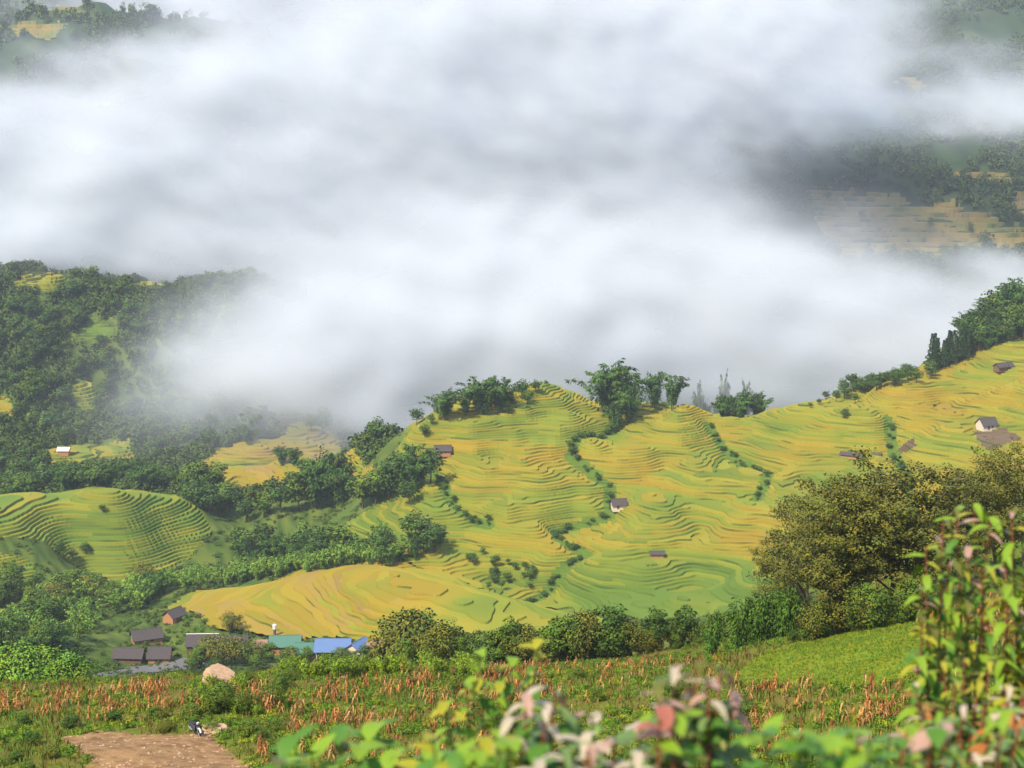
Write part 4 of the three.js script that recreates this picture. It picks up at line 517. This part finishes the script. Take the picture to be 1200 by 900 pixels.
{ const Ds = rows(80, 150, () => 0.45), P = []; const p = [], c = [], uv = [], ix = [], xs = rows(-46, -14, () => 0.45), w = xs.length; for (const D of Ds) for (const x of xs) { const a = fbm2(x / 1.2, D / 1.2, 3), rut = Math.sin((x * 0.5 + D * 0.86) * 1.9 + 1.5 * n2(x / 6, D / 6)); p.push(x, ground(x, D) + 0.05 + 0.10 * a + 0.03 * rut, -D); c.push(...mixc([0.43, 0.255, 0.115], [0.26, 0.145, 0.07], smooth(-0.2, 0.5, a + 0.2 * n2(x / 4, D / 4)))); uv.push(x / 3, D / 3); }
  for (let j = 0; j + 1 < Ds.length; j++) for (let i = 0; i + 1 < w; i++) { const a = j * w + i; if (inPoly(xs[i] + 0.2 + 0.5 * n2(xs[i], Ds[j]), Ds[j] + 0.2 + 0.5 * n2(Ds[j], xs[i]), DIRT_LOT)) ix.push(a, a + 1, a + w, a + 1, a + w + 1, a + w); }
  const g = new THREE.BufferGeometry(); g.setAttribute('position', new THREE.Float32BufferAttribute(p, 3)); g.setAttribute('color', new THREE.Float32BufferAttribute(c, 3)); g.setAttribute('uv', new THREE.Float32BufferAttribute(uv, 2)); g.setIndex(ix); g.computeVertexNormals(); tag(topMesh('dirt_track', g, landMat), 'bare orange-tan dirt track at the edge of the field', null, null, 'structure'); }
// ---------------------------------------------------------------- motorbike
{ const p = sight(229, 862, 90, 150), g = top('motorbike', p.x, p.y + 0.12, p.z, -0.95); g.scale.setScalar(1.12);
  const black = new THREE.MeshStandardMaterial({ color: C(0.02, 0.02, 0.022), roughness: 0.6 }), rubber = new THREE.MeshStandardMaterial({ color: C(0.015, 0.015, 0.015), roughness: 0.9 }), steel = new THREE.MeshStandardMaterial({ color: C(0.55, 0.55, 0.57), roughness: 0.35, metalness: 0.8 }), white = new THREE.MeshStandardMaterial({ color: C(0.7, 0.7, 0.7), roughness: 0.4 }), grey = new THREE.MeshStandardMaterial({ color: C(0.05, 0.052, 0.06), roughness: 0.45 });
  for (const x of [-0.62, 0.66]) { const wh = part('wheel', new THREE.TorusGeometry(0.25, 0.05, 8, 24).translate(x, 0.3, 0), rubber, g); part('rim', new THREE.TorusGeometry(0.2, 0.018, 6, 24).translate(x, 0.3, 0), steel, wh); part('hub', new THREE.CylinderGeometry(0.05, 0.05, 0.12, 10).rotateX(Math.PI / 2).translate(x, 0.3, 0), steel, wh); }
  const s = new THREE.Shape(); s.moveTo(-0.75, 0.62); s.quadraticCurveTo(-0.5, 0.75, -0.2, 0.68); s.quadraticCurveTo(0.05, 0.62, 0.12, 0.5); s.quadraticCurveTo(0.3, 0.42, 0.42, 0.9); s.lineTo(0.5, 0.86); s.quadraticCurveTo(0.46, 0.4, 0.2, 0.3); s.lineTo(-0.3, 0.3); s.quadraticCurveTo(-0.5, 0.5, -0.8, 0.56); s.closePath();
  part('body', new THREE.ExtrudeGeometry(s, { depth: 0.16, bevelEnabled: true, bevelSize: 0.03, bevelThickness: 0.04, bevelSegments: 2 }).translate(0, 0, -0.08), grey, g);
  part('seat', new THREE.CapsuleGeometry(0.12, 0.5, 4, 10).rotateZ(Math.PI / 2).scale(1, 0.55, 1).translate(-0.34, 0.76, 0), black, g);
  part('leg_shield', new THREE.BoxGeometry(0.06, 0.48, 0.42).rotateZ(-0.25).translate(0.44, 0.62, 0), black, g);
  const mb = new MB(); mb.tube([[0.42, 0.98, 0.07], [0.56, 0.6, 0.08], [0.66, 0.3, 0.08]], 0.025, 0.022, 6); mb.tube([[0.42, 0.98, -0.07], [0.56, 0.6, -0.08], [0.66, 0.3, -0.08]], 0.025, 0.022, 6); part('fork', mb.build(), steel, g);
  part('handlebar', new THREE.TorusGeometry(0.3, 0.018, 6, 18, Math.PI).rotateX(Math.PI / 2).rotateY(Math.PI / 2).translate(0.36, 1.02, 0), black, g);
  part('headlight', new THREE.SphereGeometry(0.1, 14, 10).scale(0.8, 1, 1.2).translate(0.5, 0.96, 0), white, g);
  part('mudguard', new THREE.TorusGeometry(0.33, 0.05, 6, 14, 2.1).rotateZ(0.4).scale(1, 1, 1.4).translate(0.66, 0.3, 0), white, g);
  part('exhaust', new THREE.CylinderGeometry(0.045, 0.06, 0.6, 10).rotateZ(Math.PI / 2 - 0.12).translate(-0.45, 0.34, 0.16), steel, g);
  for (const z of [-0.3, 0.3]) part('mirror', new THREE.SphereGeometry(0.06, 8, 6).scale(0.4, 1, 1).translate(0.38, 1.22, z), black, g);
  part('kickstand', new THREE.CylinderGeometry(0.015, 0.015, 0.36, 6).rotateX(0.35).translate(-0.1, 0.18, 0.12), steel, g);
  tag(g, 'black and white motorbike parked on the dirt track', 'motorbike'); }
// ---------------------------------------------------------------- plants by the camera
function blade(len, wid, bend, cup) { const p = [], n = 7, ix = []; for (let i = 0; i <= n; i++) { const u = i / n, a = bend * u, z = len * (u - 0.18 * bend * u * u), y = -len * 0.5 * bend * u * u + 0.12 * len * u, w = wid * Math.pow(Math.sin(Math.PI * Math.min(1, 0.06 + 0.94 * u) ** 0.8), 0.8) * (u > 0.98 ? 0.05 : 1); p.push(-w, y + cup * w, z, 0, y, z, w, y + cup * w, z); } for (let i = 0; i < n; i++) for (let k = 0; k < 2; k++) { const a = i * 3 + k; ix.push(a, a + 3, a + 1, a + 1, a + 3, a + 4); } const g = new THREE.BufferGeometry(); g.setAttribute('position', new THREE.Float32BufferAttribute(p, 3)); g.setIndex(ix); g.computeVertexNormals(); return g; }
const leafy = (r, g, b) => new THREE.MeshPhysicalMaterial({ color: C(r, g, b), roughness: 0.6, transmission: 0.3, thickness: 0, specularIntensity: 0.5 });
const LV = { deep: leafy(0.035, 0.10, 0.016), green: leafy(0.085, 0.21, 0.016), lime: leafy(0.21, 0.34, 0.018), yellow: leafy(0.36, 0.34, 0.02), sage: leafy(0.15, 0.24, 0.07), pink: leafy(0.48, 0.29, 0.22), pale: leafy(0.52, 0.43, 0.31), red: leafy(0.40, 0.13, 0.085), orange: leafy(0.42, 0.15, 0.03), olive: leafy(0.14, 0.15, 0.02) };
const stemGreen = new THREE.MeshStandardMaterial({ color: C(0.10, 0.14, 0.03), roughness: 0.7 }), stemRed = new THREE.MeshStandardMaterial({ color: C(0.22, 0.06, 0.03), roughness: 0.7 });
const broad = [blade(1, 0.26, 0.5, 0.25), blade(1, 0.30, 0.9, 0.2), blade(1, 0.24, 0.2, 0.35)], lance = [blade(1, 0.14, 0.9, 0.3), blade(1, 0.16, 1.4, 0.3), blade(1, 0.13, 0.5, 0.3)];
function leafyPlant(name, label, root, tips, o) { // root: bearing x and distance of the foot; tips: bearings and distances of the shoot ends
  const rp = survey(root[0], 900, root[1]), gy = ground(rp.x, root[1]) - 0.1, g = top(name, rp.x, gy, rp.z), mb = new MB(), leaves = [];
  for (const [tx, ty, tD] of tips) {
    const tp = survey(tx, ty, tD).sub(g.position), A = new V3(rr(-0.15, 0.15), 0, rr(-0.15, 0.15)), M = new V3(lerp(A.x, tp.x, 0.35) , tp.y * 0.6, lerp(A.z, tp.z, 0.35)), cv = new THREE.QuadraticBezierCurve3(A, M, tp), P = []; for (let i = 0; i <= 8; i++) { const c = cv.getPoint(i / 8); P.push([c.x, c.y, c.z]); }
    mb.tube(P, 0.016, 0.005, 5); const n = Math.round((o.n || 16) * 1.35);
    for (let i = 0; i < n; i++) { const u = 1 - Math.pow(i / n, 1.15) * (o.span || 0.45), c = cv.getPoint(u), az = i * 2.4 + rr(-0.4, 0.4), tipped = i < (o.tipN ?? 5); leaves.push([c, az, tipped ? rr(-0.25, 0.5) : rr(-0.5, 0.25), (o.len || 0.13) * 1.2 * rr(0.7, 1.2) * (tipped ? (o.tipScale || 0.9) : 1), pick(tipped ? o.tipMats : o.mats), pick(tipped && o.tipShape || o.shape || broad)]); }
  }
  part('stem', mb.build(), o.stem || stemGreen, g);
  for (const [c, az, up, len, mat, geo] of leaves.slice(0, 300)) { const m = part('leaf', geo, mat, g); m.position.copy(c); m.rotation.set(-up, az, rr(-0.3, 0.3), 'YXZ'); m.scale.setScalar(len); }
  return tag(g, label, 'plant', o.group || null);
}
const span = (n, x0, x1, y0, y1, D0, D1) => Array.from({ length: n }, () => [rr(x0, x1), rr(y0, y1), rr(D0, D1)]);
leafyPlant('broadleaf_plant', 'broad green-leaved plant with orange-edged leaves below the maize', [400, 7.2], [[345, 862, 7], [400, 850, 7.2], [445, 846, 7.4], [420, 872, 6.8], [365, 885, 6.8], [465, 878, 7.2], [330, 890, 6.6]], { n: 11, len: 0.16, mats: [LV.green, LV.green, LV.deep, LV.lime], tipMats: [LV.green, LV.lime, LV.green, LV.olive, LV.lime], span: 0.3 });
leafyPlant('twig_shrub', 'thin twig with small yellow-green round leaves', [590, 8.5], [[560, 762, 8.4], [600, 770, 8.5], [632, 748, 8.5], [545, 800, 8.3], [585, 800, 8.4], [620, 790, 8.6], [520, 822, 8.2]], { n: 17, len: 0.1, mats: [LV.lime, LV.yellow, LV.green], tipMats: [LV.lime, LV.yellow], span: 0.35 });
leafyPlant('pale_tipped_plant', 'plant with drooping whitish-pink shoot tips over dark green leaves', [630, 6], [[615, 812, 6], [650, 808, 6.1], [640, 830, 5.9], [600, 840, 5.9], [665, 838, 6.2], [690, 858, 5.8]], { n: 15, len: 0.13, mats: [LV.deep, LV.green, LV.sage, LV.green], tipMats: [LV.pale, LV.pink, LV.pale, LV.sage], tipN: 5, tipShape: lance, shape: broad, span: 0.34, stem: stemRed });
leafyPlant('pink_tipped_plant', 'plant with curled dusty-pink top leaves and one coral red shoot', [800, 5.6], [[790, 782, 5.6], [815, 775, 5.7], [845, 782, 5.7], [770, 800, 5.5], [830, 800, 5.6], [860, 812, 5.8]], { n: 17, len: 0.12, mats: [LV.green, LV.deep, LV.sage, LV.olive], tipMats: [LV.pink, LV.pale, LV.pale, LV.sage, LV.pink, LV.olive], tipN: 6, tipShape: lance, shape: broad, span: 0.34, stem: stemRed });
leafyPlant('coral_shoot', 'coral red young leaves between the pale and pink tipped plants', [785, 5.3], [[775, 828, 5.3], [790, 838, 5.3], [800, 832, 5.4]], { n: 9, len: 0.12, mats: [LV.green, LV.lime], tipMats: [LV.red, LV.pink, LV.red, LV.lime], tipN: 3, span: 0.3, stem: stemRed });
leafyPlant('pale_tipped_plant', 'low plant with arching whitish-pink leaves under the pink tipped one', [700, 5.2], [[660, 876, 5.2], [690, 872, 5.2], [720, 868, 5.3], [745, 880, 5.2], [630, 890, 5.1]], { n: 13, len: 0.12, mats: [LV.green, LV.deep, LV.lime, LV.sage], tipMats: [LV.pale, LV.pink, LV.sage], tipN: 5, tipShape: lance, span: 0.3, stem: stemRed });
const TALL = { n: 22, len: 0.15, mats: [LV.green, LV.lime, LV.lime, LV.green, LV.olive, LV.yellow], tipMats: [LV.pink, LV.lime, LV.yellow, LV.olive, LV.lime], tipN: 5, shape: lance, tipShape: lance, span: 0.42, stem: stemRed, group: 'tall leafy bushes' };
leafyPlant('tall_leafy_bush', 'tall bush with long hanging green leaves and dusty pink tips, beside the olive trees', [1100, 9.4], [[1085, 640, 9.2], [1105, 610, 9.4], [1080, 690, 9], [1112, 660, 9.3], [1090, 730, 9.1], [1118, 720, 9.2], [1075, 770, 9], [1105, 775, 9.2]], TALL);
leafyPlant('tall_leafy_bush', 'tallest of the hanging-leaved bushes, with reddish main stem', [1145, 9.8], [[1120, 596, 9.6], [1142, 590, 9.8], [1160, 606, 9.7], [1135, 640, 9.6], [1150, 665, 9.5], [1132, 700, 9.4], [1158, 715, 9.5], [1140, 755, 9.4]], TALL);
leafyPlant('tall_leafy_bush', 'hanging-leaved bush with the densest lime tips, beyond the tallest one', [1200, 9.2], [[1185, 600, 9.2], [1210, 590, 9.3], [1178, 650, 9.1], [1200, 660, 9.2], [1180, 700, 9], [1205, 720, 9.1], [1175, 760, 9], [1200, 780, 9]], TALL);
leafyPlant('yellow_topped_plant', 'reddish-stemmed plant with yellow-green leaf whorls beside the tall bush', [1130, 7.4], [[1105, 775, 7.4], [1130, 772, 7.5], [1160, 775, 7.4], [1118, 800, 7.3], [1148, 796, 7.4]], { n: 14, len: 0.1, mats: [LV.lime, LV.green, LV.olive], tipMats: [LV.yellow, LV.lime, LV.yellow], tipN: 7, shape: lance, tipShape: lance, span: 0.3, stem: stemRed });
leafyPlant('mixed_undershrub', 'low shrub of sage and lime leaves under the yellow-topped plant', [1120, 5.8], span(11, 1060, 1215, 820, 885, 5.4, 6.4), { n: 14, len: 0.11, mats: [LV.sage, LV.green, LV.lime, LV.olive], tipMats: [LV.pale, LV.sage, LV.lime, LV.orange], tipN: 4, shape: lance, span: 0.35, stem: stemRed });
leafyPlant('lime_undershrub', 'low shrub of soft lime leaves between the pink tips and the grass blades', [930, 4.9], span(10, 860, 1040, 832, 890, 4.6, 5.4), { n: 13, len: 0.11, mats: [LV.lime, LV.green, LV.sage, LV.green], tipMats: [LV.lime, LV.lime, LV.green], tipN: 4, span: 0.35 });
leafyPlant('dark_undershrub', 'low dark green shrub with lime shoots below the pale tipped plants', [560, 5.4], span(9, 480, 640, 858, 895, 5.0, 6.0), { n: 12, len: 0.11, mats: [LV.green, LV.deep, LV.lime], tipMats: [LV.lime, LV.green, LV.yellow], tipN: 4, span: 0.35 });
leafyPlant('sage_undershrub', 'sage green shrub filling the gap between pale and pink tipped plants', [730, 6.4], span(12, 690, 800, 842, 895, 6.0, 6.8), { n: 14, len: 0.11, mats: [LV.green, LV.deep, LV.sage, LV.lime], tipMats: [LV.sage, LV.lime, LV.pale], tipN: 4, span: 0.4 });
leafyPlant('glossy_undershrub', 'deep green shrub with lime shoots right behind the lime undershrub', [980, 6.6], span(14, 850, 1080, 846, 890, 6.2, 7.2), { n: 14, len: 0.12, mats: [LV.green, LV.deep, LV.lime, LV.olive], tipMats: [LV.lime, LV.green, LV.yellow], tipN: 4, span: 0.4 });
leafyPlant('fern_green_undershrub', 'fresh green shrub at the foot of the pale tipped plants', [540, 6.8], span(12, 470, 660, 868, 900, 6.4, 7.4), { n: 14, len: 0.12, mats: [LV.green, LV.lime, LV.deep], tipMats: [LV.lime, LV.yellow, LV.green], tipN: 4, span: 0.4 });
leafyPlant('bronze_undershrub', 'bronze and lime shrub under the hanging-leaved bushes', [1150, 7.6], span(14, 1070, 1215, 800, 870, 7.2, 8.2), { n: 14, len: 0.12, mats: [LV.olive, LV.lime, LV.green, LV.sage], tipMats: [LV.yellow, LV.lime, LV.orange, LV.pale], tipN: 4, shape: lance, span: 0.4, stem: stemRed });
leafyPlant('rusty_undershrub', 'rusty and green shrub with dark red leaves at the foot of the tall bush', [1030, 5.6], span(8, 980, 1110, 845, 895, 5.2, 6), { n: 13, len: 0.1, mats: [LV.olive, LV.red, LV.green, LV.lime], tipMats: [LV.lime, LV.pink, LV.green], tipN: 4, span: 0.35, stem: stemRed });
{ const mk = (px, py, D, lean, h) => { const t = survey(px, py, D), x = t.x - lean * h * 0.35, mb = blade(h, 0.012 * h + 0.006, 0.15, 0.5).rotateX(-Math.PI / 2 + 0.06).rotateZ(-lean * 0.35), m = topMesh('wild_grass', mb, LV.lime); m.position.set(x, t.y - h, t.z); tag(m, 'single tall lime-green grass blade rising above the undershrub', 'grass', 'tall grass blades'); };
  for (const [px, py, D, l] of [[1012, 790, 5.6, 0.5], [965, 792, 5, 0.8], [950, 815, 4.9, 0.4], [990, 830, 5.2, 0.1], [925, 820, 5, -0.3], [1020, 840, 5.4, 0.3]]) mk(px, py, D, l, 1.3); }
{ const L = [[], [], []]; for (let i = 0; i < 5200; i++) { const D = 4.8 + 60 * Math.pow(R(), 1.6), px = rr(-40, 1240), p = survey(px, 900, D), y = ground(p.x, D); L[i % 3].push([p.x, y - 0.1, -D, rr(0.35, 0.8) * (D < 12 ? 1 : 1.25)]); } L.forEach((l, i) => scatter('undergrowth', ['fresh', 'dark', 'yellowish'][i] + ' green undergrowth on the steep slope below the camera', weed[i], leafMat, l)); }
renderer.render(scene, camera);
